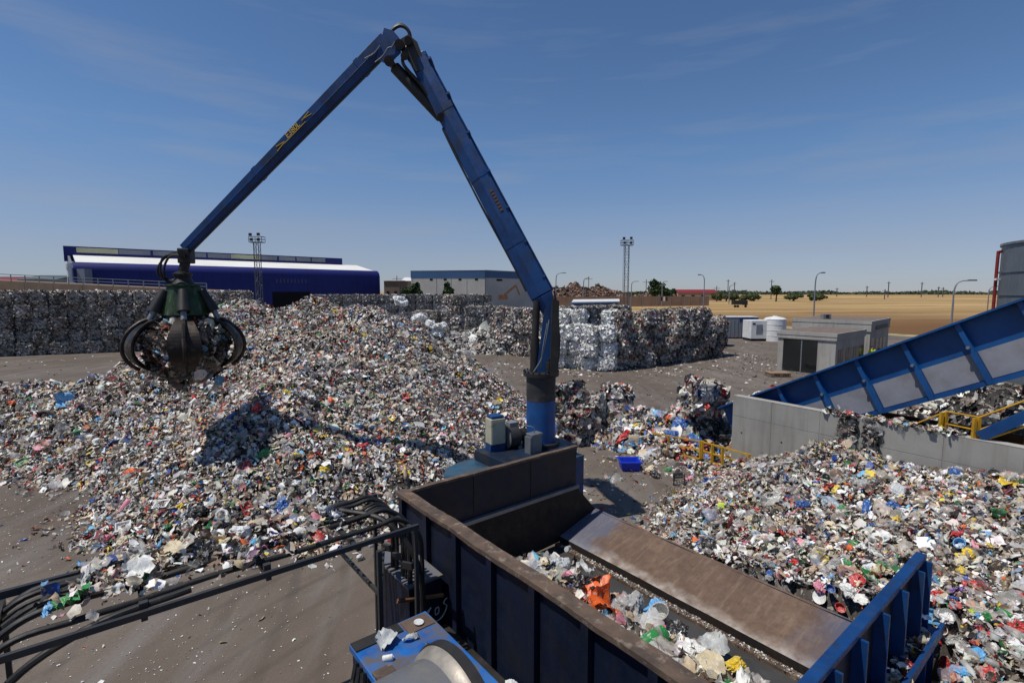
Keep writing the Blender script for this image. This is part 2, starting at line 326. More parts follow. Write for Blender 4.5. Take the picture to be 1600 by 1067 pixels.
# ------------------------------------------------------------------ crumpled waste pieces (numpy)
PAL = [((240, 238, 230), .25), ((204, 196, 184), .18), ((196, 174, 144), .17), ((140, 128, 114), .14), ((112, 90, 70), .15), ((44, 40, 38), .13),
       ((168, 40, 38), .036), ((38, 76, 150), .03), ((108, 168, 204), .03), ((46, 116, 66), .022), ((212, 186, 64), .02), ((210, 104, 48), .022), ((206, 134, 148), .018), ((92, 50, 92), .008), ((120, 38, 42), .03)]
PAL_GREY = [((214, 212, 206), .3), ((176, 172, 166), .3), ((130, 126, 120), .2), ((66, 64, 62), .12), ((150, 130, 112), .05), ((120, 60, 56), .03)]
PAL_WHITE = [((244, 243, 238), .7), ((226, 224, 218), .24), ((180, 176, 168), .06)]
PAL_BALE = [((226, 221, 212), .28), ((186, 178, 168), .22), ((124, 116, 108), .14), ((52, 50, 50), .15), ((156, 52, 50), .07), ((52, 80, 132), .06), ((232, 230, 224), .12), ((160, 140, 116), .04), ((60, 90, 66), .02)]
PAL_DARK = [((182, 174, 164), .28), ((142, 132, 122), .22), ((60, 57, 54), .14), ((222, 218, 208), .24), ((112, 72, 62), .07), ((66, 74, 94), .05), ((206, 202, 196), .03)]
PAL_RUST = [((120, 78, 56), .35), ((90, 66, 54), .3), ((146, 120, 98), .15), ((64, 54, 50), .2)]
def pick_cols(n, pal, rng):
    c = np.array([s2l(q[0]) for q in pal]); wt = np.array([q[1] for q in pal]); wt = wt/wt.sum()
    k = rng.choice(len(pal), n, p=wt); out = c[k]*rng.uniform(.75, 1.15, (n, 1))*rng.uniform(.93, 1.07, (n, 3))
    return np.clip(out, .01, .86)
def grid_faces(n):
    i = np.arange(n*n).reshape(n, n)
    return np.stack([i[:-1, :-1], i[1:, :-1], i[1:, 1:], i[:-1, 1:]], -1).reshape(-1, 4)
def crumples(N, n, rng, amp=.22):
    u = np.linspace(-.5, .5, n); U, Vv = np.meshgrid(u, u, indexing='ij'); U = U.ravel()[None]; Vv = Vv.ravel()[None]
    asp = np.where(rng.random((N, 1)) < .22, rng.uniform(.12, .35, (N, 1)), rng.uniform(.45, 1.0, (N, 1))); x = U+rng.normal(0, .12/(n-1)*2, (N, n*n)); y = (Vv+rng.normal(0, .12/(n-1)*2, (N, n*n)))*asp
    z = np.zeros((N, n*n))
    for k in range(3):
        th = rng.uniform(0, 6.28, (N, 1)); fr = rng.uniform(2, 9, (N, 1)); ph = rng.uniform(0, 6.28, (N, 1))
        z += amp*.5*rng.uniform(.2, 1, (N, 1))*np.sin(fr*(np.cos(th)*x+np.sin(th)*y)+ph)
    z += rng.normal(0, amp*.22, (N, n*n))
    # rounded corners
    r = 1-.28*((np.abs(U)*2)**3*(np.abs(Vv)*2)**3); x *= r; y *= r
    return np.stack([x, y, z], -1)
def bottles(N, rng):
    k = 6; zs = np.array([-.5, -.48, -.1, .22, .36, .5]); rs = np.array([.02, .17, .15, .17, .06, .055])
    a = np.arange(k)*2*np.pi/k
    base = np.stack([np.stack([np.full(k, z), r*np.cos(a), r*np.sin(a)], -1) for z, r in zip(zs, rs)], 0).reshape(-1, 3)
    P = np.repeat(base[None], N, 0); P[..., 1] *= rng.uniform(.7, 1.3, (N, 1)); P[..., 2] *= rng.uniform(.5, 1, (N, 1))
    P += rng.normal(0, .012, P.shape); P[..., 2] += .35*rng.uniform(-.6, .6, (N, 1))*P[..., 0]**2*2
    f = []
    for i in range(5):
        for j in range(k): f.append((i*k+j, i*k+(j+1) % k, (i+1)*k+(j+1) % k, (i+1)*k+j))
    f.append((30, 31, 32, 33)); return P, np.array(f)
def place(P, pts, nrm, size, rng, tilt=.6):
    N = len(pts); nn = nrm+rng.normal(0, tilt, (N, 3)); nn /= np.linalg.norm(nn, axis=1, keepdims=True)+1e-9
    t = rng.normal(0, 1, (N, 3)); t -= nn*(t*nn).sum(1, keepdims=True); t /= np.linalg.norm(t, axis=1, keepdims=True)+1e-9
    b = np.cross(nn, t); Q = P*size[:, None, None]
    return pts[:, None]+Q[..., :1]*t[:, None]+Q[..., 1:2]*b[:, None]+Q[..., 2:]*nn[:, None]
class Acc:
    def __init__(s): s.v = []; s.f = []; s.c = []; s.m = []; s.n = 0
    def add(s, P, faces, colr, mat=0):
        N, k, _ = P.shape
        s.v.append(P.reshape(-1, 3)); s.c.append(np.repeat(colr, k, 0) if colr.shape[0] == N else colr)
        s.f.append((faces[None]+(np.arange(N)*k)[:, None, None]+s.n).reshape(-1, 4)); s.m.append(np.full(N*len(faces), mat, np.int32)); s.n += N*k
        return s
    def mesh(s, name, mats, smooth=True):
        v = np.concatenate(s.v).astype(np.float32); f = np.concatenate(s.f).astype(np.int32); c = np.concatenate(s.c); m = np.concatenate(s.m)
        me = bpy.data.meshes.new(name); me.vertices.add(len(v)); me.vertices.foreach_set('co', v.ravel())
        me.loops.add(f.size); me.loops.foreach_set('vertex_index', f.ravel())
        me.polygons.add(len(f)); me.polygons.foreach_set('loop_start', np.arange(len(f), dtype=np.int32)*4)
        me.polygons.foreach_set('material_index', m); me.polygons.foreach_set('use_smooth', np.full(len(f), smooth))
        ca = me.color_attributes.new('Col', 'FLOAT_COLOR', 'POINT'); ca.data.foreach_set('color', np.concatenate([c, np.ones((len(c), 1))], 1).astype(np.float32).ravel())
        for q in mats: me.materials.append(q)
        me.update(calc_edges=True); return me
    def build(s, name, org, mats, label, cat, kind='stuff', smooth=True):
        org = np.array(org, float); s.v = [q-org for q in s.v]
        o = bpy.data.objects.new(name, s.mesh(name, mats, smooth)); col.objects.link(o); o.location = org
        return tag(o, label, cat, None, kind)
# value noise on numpy arrays
_T = RNG.uniform(-1, 1, (256, 256))
def vnoise(x, y):
    xi = np.floor(x).astype(int); yi = np.floor(y).astype(int); fx = x-xi; fy = y-yi; fx = fx*fx*(3-2*fx); fy = fy*fy*(3-2*fy)
    g = lambda i, j: _T[i % 256, j % 256]
    return (g(xi, yi)*(1-fx)+g(xi+1, yi)*fx)*(1-fy)+(g(xi, yi+1)*(1-fx)+g(xi+1, yi+1)*fx)*fy
def cones(x, y, cs, k=3.0):
    s = np.zeros_like(x)
    for cx, cy, hh, sx, sy in cs:
        d = np.sqrt(((x-cx)*sx)**2+((y-cy)*sy)**2+.3); s = s+np.exp(np.clip(k*(hh-d), -60, 40))
    return np.log(s+1e-12)/k
LC = [(-7.8, 17.0, 3.9, .8, .66), (-9.8, 25.5, 6.5, .64, .66), (-13.2, 24.8, 6.4, .68, .68), (-7.2, 25.5, 6.3, .7, .66), (-5.9, 25.3, 5.4, .85, .66), (-7.3, 20, 4.6, .64, .56), (-13.3, 20, 3.6, .6, .98), (-16.6, 20.4, 3.5, .6, 1.15), (-19.5, 20.7, 3.6, .62, 1.2), (-22, 21, 3.2, .62, 1.2),
      (-6.0, 14.6, 2.2, .6, .54), (-9.2, 12.9, .75, .4, .6), (-3.6, 18.2, 2.9, .68, .6), (-.8, 18.4, 1.5, .66, .7), (-4.0, 21.3, 3.3, .8, .6)]
def hL(x, y):
    h = cones(x, y, LC, 3.4)
    return h+.32*vnoise(x*.55+3, y*.55)+.16*vnoise(x*1.3, y*1.3+9)+.07*vnoise(x*3.1, y*3.1)-.26
WO = V((7.51, 17.11, 0)); WV = V((.56, -.8285, 0)); WN = V((-.8285, -.56, 0)); WTOP = 2.7
def hR(x, y):
    rx = x-WO.x; ry = y-WO.y; t = rx*WV.x+ry*WV.y; q = rx*WN.x+ry*WN.y
    ridge = np.interp(t, [-2, 0, 1.2, 3.0, 3.8, 5.2, 7, 9, 14], [.25, .35, .9, 2.0, 2.0, 1.85, 2.2, 2.3, 2.2])
    qf = np.interp(t, [-2, -.4, .5, 2, 6, 9, 14], [.3, 1.2, 4.3, 6.0, 9.5, 13.5, 15])
    h = ridge*(1-np.clip(q/qf, 0, 2)**1.15)+.15*vnoise(x*.8, y*.8+4)+.1*vnoise(x*1.9+7, y*1.9)+.04*vnoise(x*5, y*5)-.05
    a = (x-HO.x)*AV.x+(y-HO.y)*AV.y; b = (x-HO.x)*BV.x+(y-HO.y)*BV.y
    h = np.where((a > -1) & (a < 6.85) & (b < 5.85), -1, h); h = np.where((a >= 6.85) & (a < 7.2) & (b < 5.85), -1, h); h = np.where((a >= 7.2) & (b < 1.5), -1, h)
    h = np.where((q < .04) | (t < -2.2), -1, h); return h
BC = [(7.6, 20.9, 2.3, 1.05, 1.0), (8.6, 19.6, 1.9, 1.1, 1.0), (6.6, 19.9, 1.1, .7, .7), (4.7, 22.4, 1.8, .62, .7), (3.2, 23.0, 1.75, .62, .7), (1.7, 22.6, 1.6, .62, .7), (5.6, 20.4, .9, .6, .6), (5.4, 21.6, 1.25, .6, .6), (6.3, 21.2, 1.7, .65, .65), (7.2, 20.0, 1.8, .8, .8)]
def hB(x, y):
    h = cones(x, y, BC, 3.0)+.18*vnoise(x*1.1, y*1.1+2)+.12*vnoise(x*2.6, y*2.6)-.25
    t = (x-WO.x)*WV.x+(y-WO.y)*WV.y; q = (x-WO.x)*WN.x+(y-WO.y)*WN.y
    return np.where((t > -.02) & (q > -.4), -1, h)
SC = [(-5.5, 57.5, 2.6, .6, .6), (-3.2, 55.5, 2.9, .62, .6), (-1.6, 54.0, 3.0, .7, .7), (-7.5, 60, 1.6, .6, .6)]
def hS(x, y): return cones(x, y, SC, 2.5)+.4*vnoise(x*.7, y*.7)+.2*vnoise(x*1.7, y*1.7)-.2
def surf_pts(h, n, box, rng, hmin=.02, fringe=.12):
    x = rng.uniform(box[0], box[1], n); y = rng.uniform(box[2], box[3], n); z = h(x, y); k = z > hmin-rng.exponential(fringe, n); x, y, z = x[k], y[k], z[k]
    e = .08; nx = -(h(x+e, y)-h(x-e, y))/(2*e); ny = -(h(x, y+e)-h(x, y-e))/(2*e); ok = (np.abs(nx) < 4) & (np.abs(ny) < 4); x, y, z, nx, ny = x[ok], y[ok], z[ok], nx[ok], ny[ok]
    nr = np.stack([nx, ny, np.ones_like(nx)], 1); nr /= np.linalg.norm(nr, axis=1, keepdims=True)
    return np.stack([x, y, np.maximum(z, 0)], 1), nr
def seen(p, d=.0):  # keep what the yard's visitors could see: the near side of the ridge
    return p
def heap(name, h, box, n, smin, smax, pal, label, cat, rng, n_sub=4, film=.07, bot=.06, res=.25, tilt=.55, core=(60, 54, 48), hmin=.02, fringe=.12, cull=None):
    a = Acc()
    xs = np.arange(box[0], box[1], res); ys = np.arange(box[2], box[3], res); X, Y = np.meshgrid(xs, ys, indexing='ij'); Z = h(X, Y)-.12
    pts = np.stack([X, Y, np.maximum(Z, -.05)], -1).reshape(-1, 3); fi = np.arange(len(pts)).reshape(X.shape)
    F = np.stack([fi[:-1, :-1], fi[1:, :-1], fi[1:, 1:], fi[:-1, 1:]], -1).reshape(-1, 4); zf = Z.ravel()[F]; F = F[zf.max(1) > -.02]
    used = np.unique(F); rem = np.zeros(len(pts), int); rem[used] = np.arange(len(used))
    a.add(pts[used][None], rem[F], np.tile(np.array([s2l(core)])*1.0, (len(used), 1)), 0)
    p, nr = surf_pts(h, n, box, rng, hmin, fringe)
    if cull is not None: k = cull(p); p, nr = p[k], nr[k]
    N = len(p); sz = np.clip(np.exp(rng.normal(np.log(smin*.45+smax*.24), .55, N)), smin, smax*1.15); cl = pick_cols(N, pal, rng)
    cl = np.clip(cl*(1.08+.3*vnoise(p[:, 0]*.9+11, p[:, 1]*.9)+.18*vnoise(p[:, 0]*2.7, p[:, 1]*2.7+5))[:, None], .01, .88)
    p = p+nr*rng.uniform(-.04, .07, (N, 1)); kind = rng.random(N)
    kb = kind < bot; kf = (kind >= bot) & (kind < bot+film); ks = ~(kb | kf)
    f = grid_faces(n_sub); kt = ks & (sz < .1); ks = ks & ~kt
    a.add(place(crumples(kt.sum(), 3, rng, .28), p[kt], nr[kt], sz[kt], rng, tilt), grid_faces(3), cl[kt], 0)
    a.add(place(crumples(ks.sum(), n_sub, rng), p[ks], nr[ks], sz[ks], rng, tilt), f, cl[ks], 0)
    if kf.sum(): a.add(place(crumples(kf.sum(), n_sub, rng, .3), p[kf]+nr[kf]*.03, nr[kf], sz[kf]*1.5, rng, tilt), f, np.clip(cl[kf]*.5+.3, 0, .75), 1)
    if kb.sum(): P, bf = bottles(kb.sum(), rng); a.add(place(P, p[kb]+nr[kb]*.03, nr[kb], np.clip(sz[kb]*1.1, .14, .34), rng, .4), bf, cl[kb], 0)
    return a.build(name, (p[:, 0].mean(), p[:, 1].mean(), 0), [M['waste'], M['film']], label, cat)
back = lambda p: (p[:, 1] < 27.5)
heap('waste_heap', hL, (-26, 3.5, 9.5, 33), 215000, .035, .29, PAL, 'great heap of mixed plastic waste below the crane grapple', 'waste heap', np.random.default_rng(3), cull=back)
heap('waste_heap', hR, (2, 17, 1.5, 20), 100000, .03, .27, PAL, 'heap of mixed plastic waste piled against the concrete wall', 'waste heap', np.random.default_rng(4), n_sub=5, film=.12, res=.15)
heap('waste_heap', hB, (-.5, 12, 16, 26), 16000, .07, .55, PAL+[((40, 90, 170), .05), ((36, 34, 36), .1), ((170, 36, 40), .04)], 'low heap of bags and torn plastic behind the yellow railing', 'waste heap', np.random.default_rng(5), n_sub=5, film=.15, res=.2)
heap('film_heap', hS, (-12, 2, 50, 66), 9000, .2, .9, PAL_GREY, 'slumped heap of grey film and torn bales at the far side of the yard', 'waste heap', np.random.default_rng(6), res=.3)
# ------------------------------------------------------------------ feed hopper
hop = empty('feed_hopper', HB(3.4, 2.7), 'long dark blue steel feed hopper with rusty rims below the crane', 'hopper')
ZT = 2.4
def plate(pts, th, nrm): # flat polygon with thickness
    nrm = V(nrm).normalized(); a = [V(p) for p in pts]; b = [p-nrm*th for p in a]; n = len(a)
    return MB().add(a+b, [tuple(range(n)), tuple(range(2*n-1, n-1, -1))]+[(i, n+i, n+(i+1) % n, (i+1) % n) for i in range(n)])
# back panel: upper plate, ledge, lower plate flaring to the ramp
MB().hbox(-.06, 0, .06, 4.69, 1.42, ZT-.05).build('back_panel', pm('scuffed_navy_plate', (13, 24, 46), (18, 24, 34), .9, dirt=(30, 28, 28), dscale=2.0, dlo=.58, dhi=.78, rough=.5), hop)
def wavy(c0, c1, wd, ht, n=40, amp=.012, side=None):
    side = V(side); rings = []
    for i in range(n+1):
        p = c0+(c1-c0)*(i/n); j = side*(amp*mnoise.noise(p*2.3))+ZV*(amp*mnoise.noise(p*1.7+V((5, 1, 2)))); w2 = wd/2*(1+.12*mnoise.noise(p*6))
        rings.append([p+j-side*w2, p+j+side*w2, p+j+side*w2+ZV*ht, p+j-side*w2+ZV*ht])
    return MB().loft(rings)
wavy(HB(-.03, -.08, ZT-.05), HB(-.03, 4.72, ZT-.05), .12, .05, side=AV).build('rim', M['rust_top'], hop)
MB().hbox(-.02, .09, .5, 4.72, 1.34, 1.42).build('ledge', M['galv'], hop)
plate([HB(.0, .75, 1.34), HB(.0, 4.72, 1.34), HB(.0, 5.42, .58), HB(.0, 4.2, .1), HB(.0, 1.75, 0.0)], .06, AV).build('back_panel', M['rust_int'], hop)
for bb in (1.6, 3.2): MB().hbox(.0, .012, bb, bb+.03, 1.42, ZT-.06).build('weld_seam', M['dark'], hop)
# left wall leaning outward, rusty top flange, stiffeners outside
def wl(z): return 1.75*(1-z/ZT)
LA = 7.4
MB().hexa([HB(0, 1.75, 0), HB(LA, 1.75, 0), HB(LA, 1.80, 0), HB(0, 1.80, 0), HB(0, 0, ZT-.06), HB(LA, 0, ZT-.06), HB(LA, .05, ZT-.06), HB(0, .05, ZT-.06)]).build('side_wall', M['blue_dark'], hop)
wavy(HB(-.12, -.02, ZT-.056), HB(LA, -.02, ZT-.056), .24, .07, 60, .016, BV).build('rim', M['rust_top'], hop)
MB().hbox(.0, LA, -.05, -.02, .5, ZT-.062).build('outer_skin', M['blue_dark'], hop)
for a_ in (.03, .95, 1.9, 2.85, 3.8, 4.75, 5.7, 6.65):
    MB().hbox(a_, a_+.12, -.135, -.05, .5, ZT-.062).build('stiffener', M['blue_dark'], hop)
MB().hbox(1.7, LA, -1.34, -.14, .62, .7).build('service_deck', M['dark'], hop)
MB().hbox(1.7, LA, -.05, .9, .0, .5).build('plinth', M['dark'], hop)
# floor and ramp
MB().add([HB(.0, 1.8, .03), HB(6.9, 1.8, .03), HB(6.9, 3.98, .03), HB(0, 3.98, .03)], [(0, 1, 2, 3)]).build('conveyor_floor', M['belt'], hop)
MB().hbox(.0, 6.85, 3.98, 4.12, .0, .09).build('guide_strip', M['rust_top'], hop)
def ramp_plate():
    n = 24; vs = []; fs = []; uv = []
    for i in range(n+1):
        for j in range(7):
            t = j/6; a_ = .02+6.75*i/n; b_ = 4.12+(5.42-4.12)*t; z = .25+(.6-.25)*t+.008*mnoise.noise(V((a_*1.1, b_*2, 0)))
            vs.append(HB(a_, b_, z)); uv.append((i/n, t))
    for i in range(n):
        for j in range(6): fs.append((i*7+j, (i+1)*7+j, (i+1)*7+j+1, i*7+j+1))
    mb = MB().add(vs, fs); o = mb.build('ramp', M['ramp'], hop, smooth=True)
    ul = o.data.uv_layers.new(name='UVMap')
    for l in o.data.loops: ul.data[l.index].uv = uv[l.vertex_index]
ramp_plate()
MB().hbox(.02, 6.77, 4.125, 4.18, .03, .24).build('ramp_edge', M['rust_int'], hop)
MB().hexa([HB(.02, 5.36, 0), HB(6.77, 5.36, 0), HB(6.77, 5.42, 0), HB(.02, 5.42, 0), HB(.02, 5.36, .585), HB(6.77, 5.36, .585), HB(6.77, 5.425, .595), HB(.02, 5.425, .595)]).build('ramp_skirt', M['blue_dark'], hop)
# end panel with ribs on the outside, rail and hook ring
MB().hbox(6.80, 6.85, 1.2, 4.73, 1.3, ZT-.05).build('end_panel', M['blue_dark'], hop)
MB().hbox(6.79, 6.92, .1, 4.78, ZT-.05, ZT+.03).build('rim', M['blue'], hop, bevel=.012)
MB().hbox(6.80, 6.84, 1.9, 5.4, .02, 1.3).build('end_panel', M['blue_dark'], hop)
MB().hbox(6.84, 7.14, .8, 4.95, 1.24, 1.30).build('ledge', M['blue'], hop)
MB().hbox(7.10, 7.15, .8, 4.95, 1.30, 1.42).build('ledge_rail', M['blue'], hop)
for bb in (1.3, 2.05, 2.8, 3.55, 4.3, 4.7):
    MB().hbox(6.85, 7.0, bb, bb+.04, 1.3, ZT-.05).build('stiffener', M['blue'], hop)
    MB().hbox(6.85, 7.09, bb, bb+.05, .05, 1.24).build('stiffener', M['blue'], hop)
MB().tube([HB(6.87, 4.85+.06*math.cos(t), ZT-.12+.06*math.sin(t)) for t in [i*math.pi/8 for i in range(17)]], .015, 6).build('lifting_ring', M['blue'], hop)
# ------------------------------------------------------------------ plinth box beside the hopper with marker doodle and pipe
px_ = empty('steel_box', HB(1.0, -.2), 'low dark blue steel box with a white doodle beside the hopper wall', 'steel box')
MB().hbox(.3, 1.6, -.75, -.15, 0, 1.48).build('body', M['blue_dark'], px_)
MB().hbox(.27, 1.63, -.78, -.14, 1.482, 1.52).build('top_plate', pm('dusty_blue_plate', (92, 98, 110), (110, 102, 94), 2, dirt=(72, 82, 102), dscale=3, rough=.7), px_)
def doodle(pts, r, name):
    MB().tube(curve_pts([HB(1.604, -.72+u, zz) for u, zz in pts], 6), r, 5).build(name, M['chalk'], px_)
doodle([(.36, 1.02), (.30, .92), (.36, .80), (.48, .74), (.60, .80), (.66, .93), (.60, 1.0), (.66, 1.06), (.72, .98), (.66, .92)], .011, 'doodle_line')
doodle([(.44, .96), (.50, .97), (.50, .87), (.44, .86), (.44, .96)], .009, 'doodle_line')
doodle([(.30, .92), (.26, .95), (.36, 1.02)], .008, 'doodle_line')
MB().tube([HB(1.68, -1.0, 1.42), HB(1.68, -.18, 1.2)], .035, 10).build('pipe', M['rope'], px_, label='rusty pipe crossing the front of the box')
# ------------------------------------------------------------------ drive platform and motor at the near end
pf = empty('drive_platform', HB(4.6, -1.85), 'scuffed bright blue steel platform at the near end of the hopper', 'platform')
MB().hbox(3.23, 6.6, -2.34, -1.35, 2.12, 2.2).build('deck', M['blue_bright'], pf, bevel=.01)
MB().hbox(3.26, 6.5, -2.31, -1.40, .0, 2.12).build('body', M['blue_dark'], pf)
MB().hbox(3.27, 3.52, -1.72, -1.38, 2.2, 2.212).build('cover_plate', M['rust_top'], pf)
MB().hbox(3.25, 3.42, -2.33, -1.75, 2.2, 2.216).build('kick_strip', M['dark'], pf)
MB().hbox(3.85, 4.0, -2.33, -2.12, 2.2, 2.24).build('foot_bracket', M['rust_top'], pf)
for k in range(3): MB().tube(curve_pts([HB(3.5+k*.1, -2.36, 2.15), HB(3.6+k*.12, -2.45, 1.8), HB(3.9+k*.1, -2.4, 1.2), HB(4.0, -2.38, .3)], 6), .035, 7).build('cable', M['black'], pf)
mo = empty('drive_motor', HB(5.0, -1.8, 2.2), 'large round grey drive motor with a pale flange on the blue platform', 'motor')
mc = 5.0; mz = 2.2
MB().cyl(HB(mc, -3.0, mz), HB(mc, -2.16, mz), .68, 64).build('housing', M['motor'], mo, smooth=True)
MB().tube([HB(mc, -2.16, mz), HB(mc, -2.10, mz), HB(mc, -2.05, mz)], [.68, .735, .75], 64).build('flange_lip', M['motor_lip'], mo, smooth=True)
MB().cyl(HB(mc, -2.05, mz), HB(mc, -1.95, mz), .765, 64).build('flange', M['dark'], mo, smooth=True)
MB().tube([HB(mc, -3.05, mz), HB(mc, -3.0, mz)], [.6, .69], 48).build('end_cap', M['motor_lip'], mo, smooth=True)
MB().hbox(mc-.3, mc+.3, -2.3, -1.8, 2.2, 2.3).build('foot', M['dark'], mo)
# ------------------------------------------------------------------ cable rack with hoses
RZ = 2.8
rk = empty('cable_rack', HB(1.5, -3.4), 'dark steel cable rack carrying black hoses over the yard floor', 'cable rack')
MB().hbox(2.13, 2.18, -6.6, -.86, RZ-.07, RZ).build('rail', M['rack'], rk)
MB().hbox(.66, .72, -6.6, -.86, RZ-.09, RZ).build('rail', M['rack'], rk)
for bb in (-5.4, -4.15, -2.9, -1.75, -.9): MB().hbox(.72, 2.12, bb-.03, bb+.03, RZ-.14, RZ-.085).build('crossbar', M['rack'], rk)
for bb in (-4.15, -2.9): MB().hbox(2.0, 2.07, bb-.04, bb+.04, RZ-.085, RZ+.04).build('clamp', M['rack'], rk)
for aa, bb in ((2.15, -.9), (.69, -.9), (2.15, -5.4), (.69, -5.4)): MB().hbox(aa-.026, aa+.026, bb-.026, bb+.026, 0, RZ-.09).build('post', M['rack'], rk)
MB().hbox(2.33, 2.39, -1.6, -1.54, 0, RZ-.095).build('post', M['rack'], rk)
MB().hbox(.7, 2.3, -1.56, -1.52, 2.0, 2.06).build('crossbar', M['rack'], rk)
MB().bar(HB(2.36, -1.57, 2.1), HB(1.0, -.9, 2.02), .06, .06).build('brace', M['rack'], rk)
for k in range(4): MB().bar(HB(.75+.35*k, -.95, 2.05), HB(.9+.35*k, -.85, 2.05), .05, .1).build('hose_clamp', M['rack'], rk)
hz = [(.82, .038), (.95, .034), (1.13, .022), (1.22, .022), (1.33, .018), (1.47, .042), (1.86, .036)]
for i, (aa, r) in enumerate(hz):
    sag = lambda b_, k=i: .03*math.sin(b_*2.1+k*1.7)
    c = [HB(aa+.05*math.sin(i), -6.0, .3+.06*i), HB(aa+.05, -5.85+.05*math.sin(i*2), 1.5), HB(aa, -5.6, 2.3+.04*math.sin(i*3)), HB(aa+.02, -5.2+.06*math.sin(i*5), RZ-.06)]
    for bb in (-4.7, -4.15, -3.4, -2.6, -1.9, -1.4): c.append(HB(aa+sag(bb), bb, RZ-.04+r+.02*math.sin(bb*3+i)))
    c += [HB(aa, -1.05, RZ+.02), HB(aa+.02, -.72, RZ-.28), HB(aa+.03, -.66+.02*math.sin(i), 2.0), HB(aa+.03, -.68, 1.0), HB(aa+.04, -.66, .05)]
    MB().tube(curve_pts(c, 6), r, 9).build('hose', M['black'], None, ['farthest thick black hose along the back rail of the cable rack', 'second thick black hose from the back of the cable rack', 'thin black hose third from the back of the cable rack', 'thin black hose fourth from the back of the cable rack', 'thinnest black hose down the middle of the cable rack', 'thickest black hose along the middle of the cable rack', 'black hose nearest the front rail of the cable rack'][i], 'hose', 'hoses on the cable rack', smooth=True)
for i, c in enumerate(([HB(1.0, -4.6, RZ+.0), HB(1.2, -5.2, RZ-.1), HB(1.5, -5.8, RZ-.5), HB(1.8, -6.2, 1.5)], [HB(2.0, -3.7, RZ), HB(2.0, -4.6, RZ-.08), HB(2.0, -5.3, RZ-.45), HB(2.05, -5.7, 1.5), HB(2.1, -5.9, .4)],
                      [HB(1.0, -1.6, RZ+.02), HB(1.6, -1.2, RZ-.02), HB(1.95, -.95, RZ-.35), HB(2.1, -.8, 1.9), HB(2.05, -.72, .6)])):
    MB().tube(curve_pts(c, 8), .042, 9).build('hose', M['black'], None, ['black hose dropping under the left end of the cable rack', 'thick black hose curving down at the left near rail', 'thick black hose bending down at the right end of the rack'][i], 'hose', 'hoses on the cable rack', smooth=True)
# ------------------------------------------------------------------ crane
CB = V((.77, 13.4, 0))
cr = empty('crane', CB, 'tall blue electric crane with folded boom on a round column', 'crane')
def poly_prism(pts, z0, z1):
    n = len(pts); return MB().add([V((p.x, p.y, z0)) for p in pts]+[V((p.x, p.y, z1)) for p in pts], [tuple(range(n))[::-1], tuple(range(n, 2*n))]+[(i, (i+1) % n, n+(i+1) % n, n+i) for i in range(n)])
dk = [HB(-.5, 1.7), HB(-.5, 5.5), HB(-2.1, 5.5), HB(-2.1, 2.6), HB(-1.9, 2.1), HB(-1.5, 1.8), HB(-1.0, 1.65)]
poly_prism(dk, 0, 1.83).build('base', M['blue'], cr)
poly_prism([p+(CB-p)*-.01 for p in dk], 1.832, 1.87).build('deck', pm('oily_teal_deck', (52, 84, 104), (34, 52, 66), 1.4, dirt=(78, 70, 62), dscale=1.6, dlo=.45, dhi=.65, rough=.5), cr)
MB().hbox(-2.0, -.7, 3.0, 5.45, 1.87, 2.14).build('plinth', pm('oily_dark_blue_plinth', (16, 36, 62), (24, 32, 44), 1.8, dirt=(54, 48, 42), dscale=2, rough=.5), cr, bevel=.015)
MB().cyl(CB+ZV*2.14, CB+ZV*3.36, .385, 40).build('column', pm('worn_column_blue', (24, 84, 146), (20, 66, 120), 1.2, dirt=(48, 52, 62), dscale=1.4, dlo=.52, dhi=.7, rough=.5), cr, smooth=True)
MB().cyl(CB+ZV*2.14, CB+ZV*2.24, .5, 40).build('base_flange', M['dark'], cr, smooth=True)
MB().cyl(CB+ZV*3.36, CB+ZV*4.0, .389, 40).build('column_sleeve', M['grey_col'], cr, smooth=True)
ring = MB().tube([CB+ZV*3.98, CB+ZV*4.0, CB+ZV*4.1, CB+ZV*4.12], [.40, .47, .47, .42], 40).build('slew_ring', M['dark'], cr, smooth=True)
for k in range(18):
    p = CB+V((.455*math.cos(k*math.pi/9), .455*math.sin(k*math.pi/9), 4.1)); MB().cyl(p, p+ZV*.05, .022, 6).build('bolt', M['dark'], ring)
# slewing king post: two blue cheek plates, dark rear box, lift cylinder
def cy(px, py, dy=0.0): return A(px, py, 13.4+dy)
for dy in (-.22, .2):
    q = [cy(838, 583, dy), cy(868, 583, dy), cy(869, 478, dy), cy(857, 470, dy), cy(850, 488, dy)]
    plate(q, .05, (0, -1, 0)).build('cheek_plate', M['blue'], cr)
plate([cy(858, 584, -.16), cy(870, 584, -.16), cy(872, 470, -.16), cy(862, 466, -.16)], -.34, (0, -1, 0)).build('post_box', M['dark'], cr)
MB().cyl(cy(835, 582, -.1), cy(836, 528, -.1), .12, 18).build('lift_cylinder', M['dark'], cr, smooth=True)
MB().cyl(cy(836, 530, -.1), cy(839, 470, -.1), .095, 18).build('lift_cylinder_rod', M['dark'], cr, smooth=True)
MB().cyl(cy(858, 580, -.34), cy(858, 566, -.34), .09, 16).build('swivel_motor', M['black'], cr, smooth=True)
MB().cyl(cy(858, 566, -.34), cy(858, 560, -.34), .05, 16).build('swivel_cap', M['dark'], cr, smooth=True)
MB().tube(curve_pts([cy(834, 581, -.3), cy(846, 560, -.32), cy(853, 530, -.3), cy(858, 500, -.28)], 8), .018, 6).build('pressure_line', M['galv'], cr, smooth=True)
MB().tube(curve_pts([cy(845, 575, -.3), cy(848, 545, -.33), cy(855, 505, -.28)], 8), .014, 6).build('pressure_line', M['galv'], cr, smooth=True)
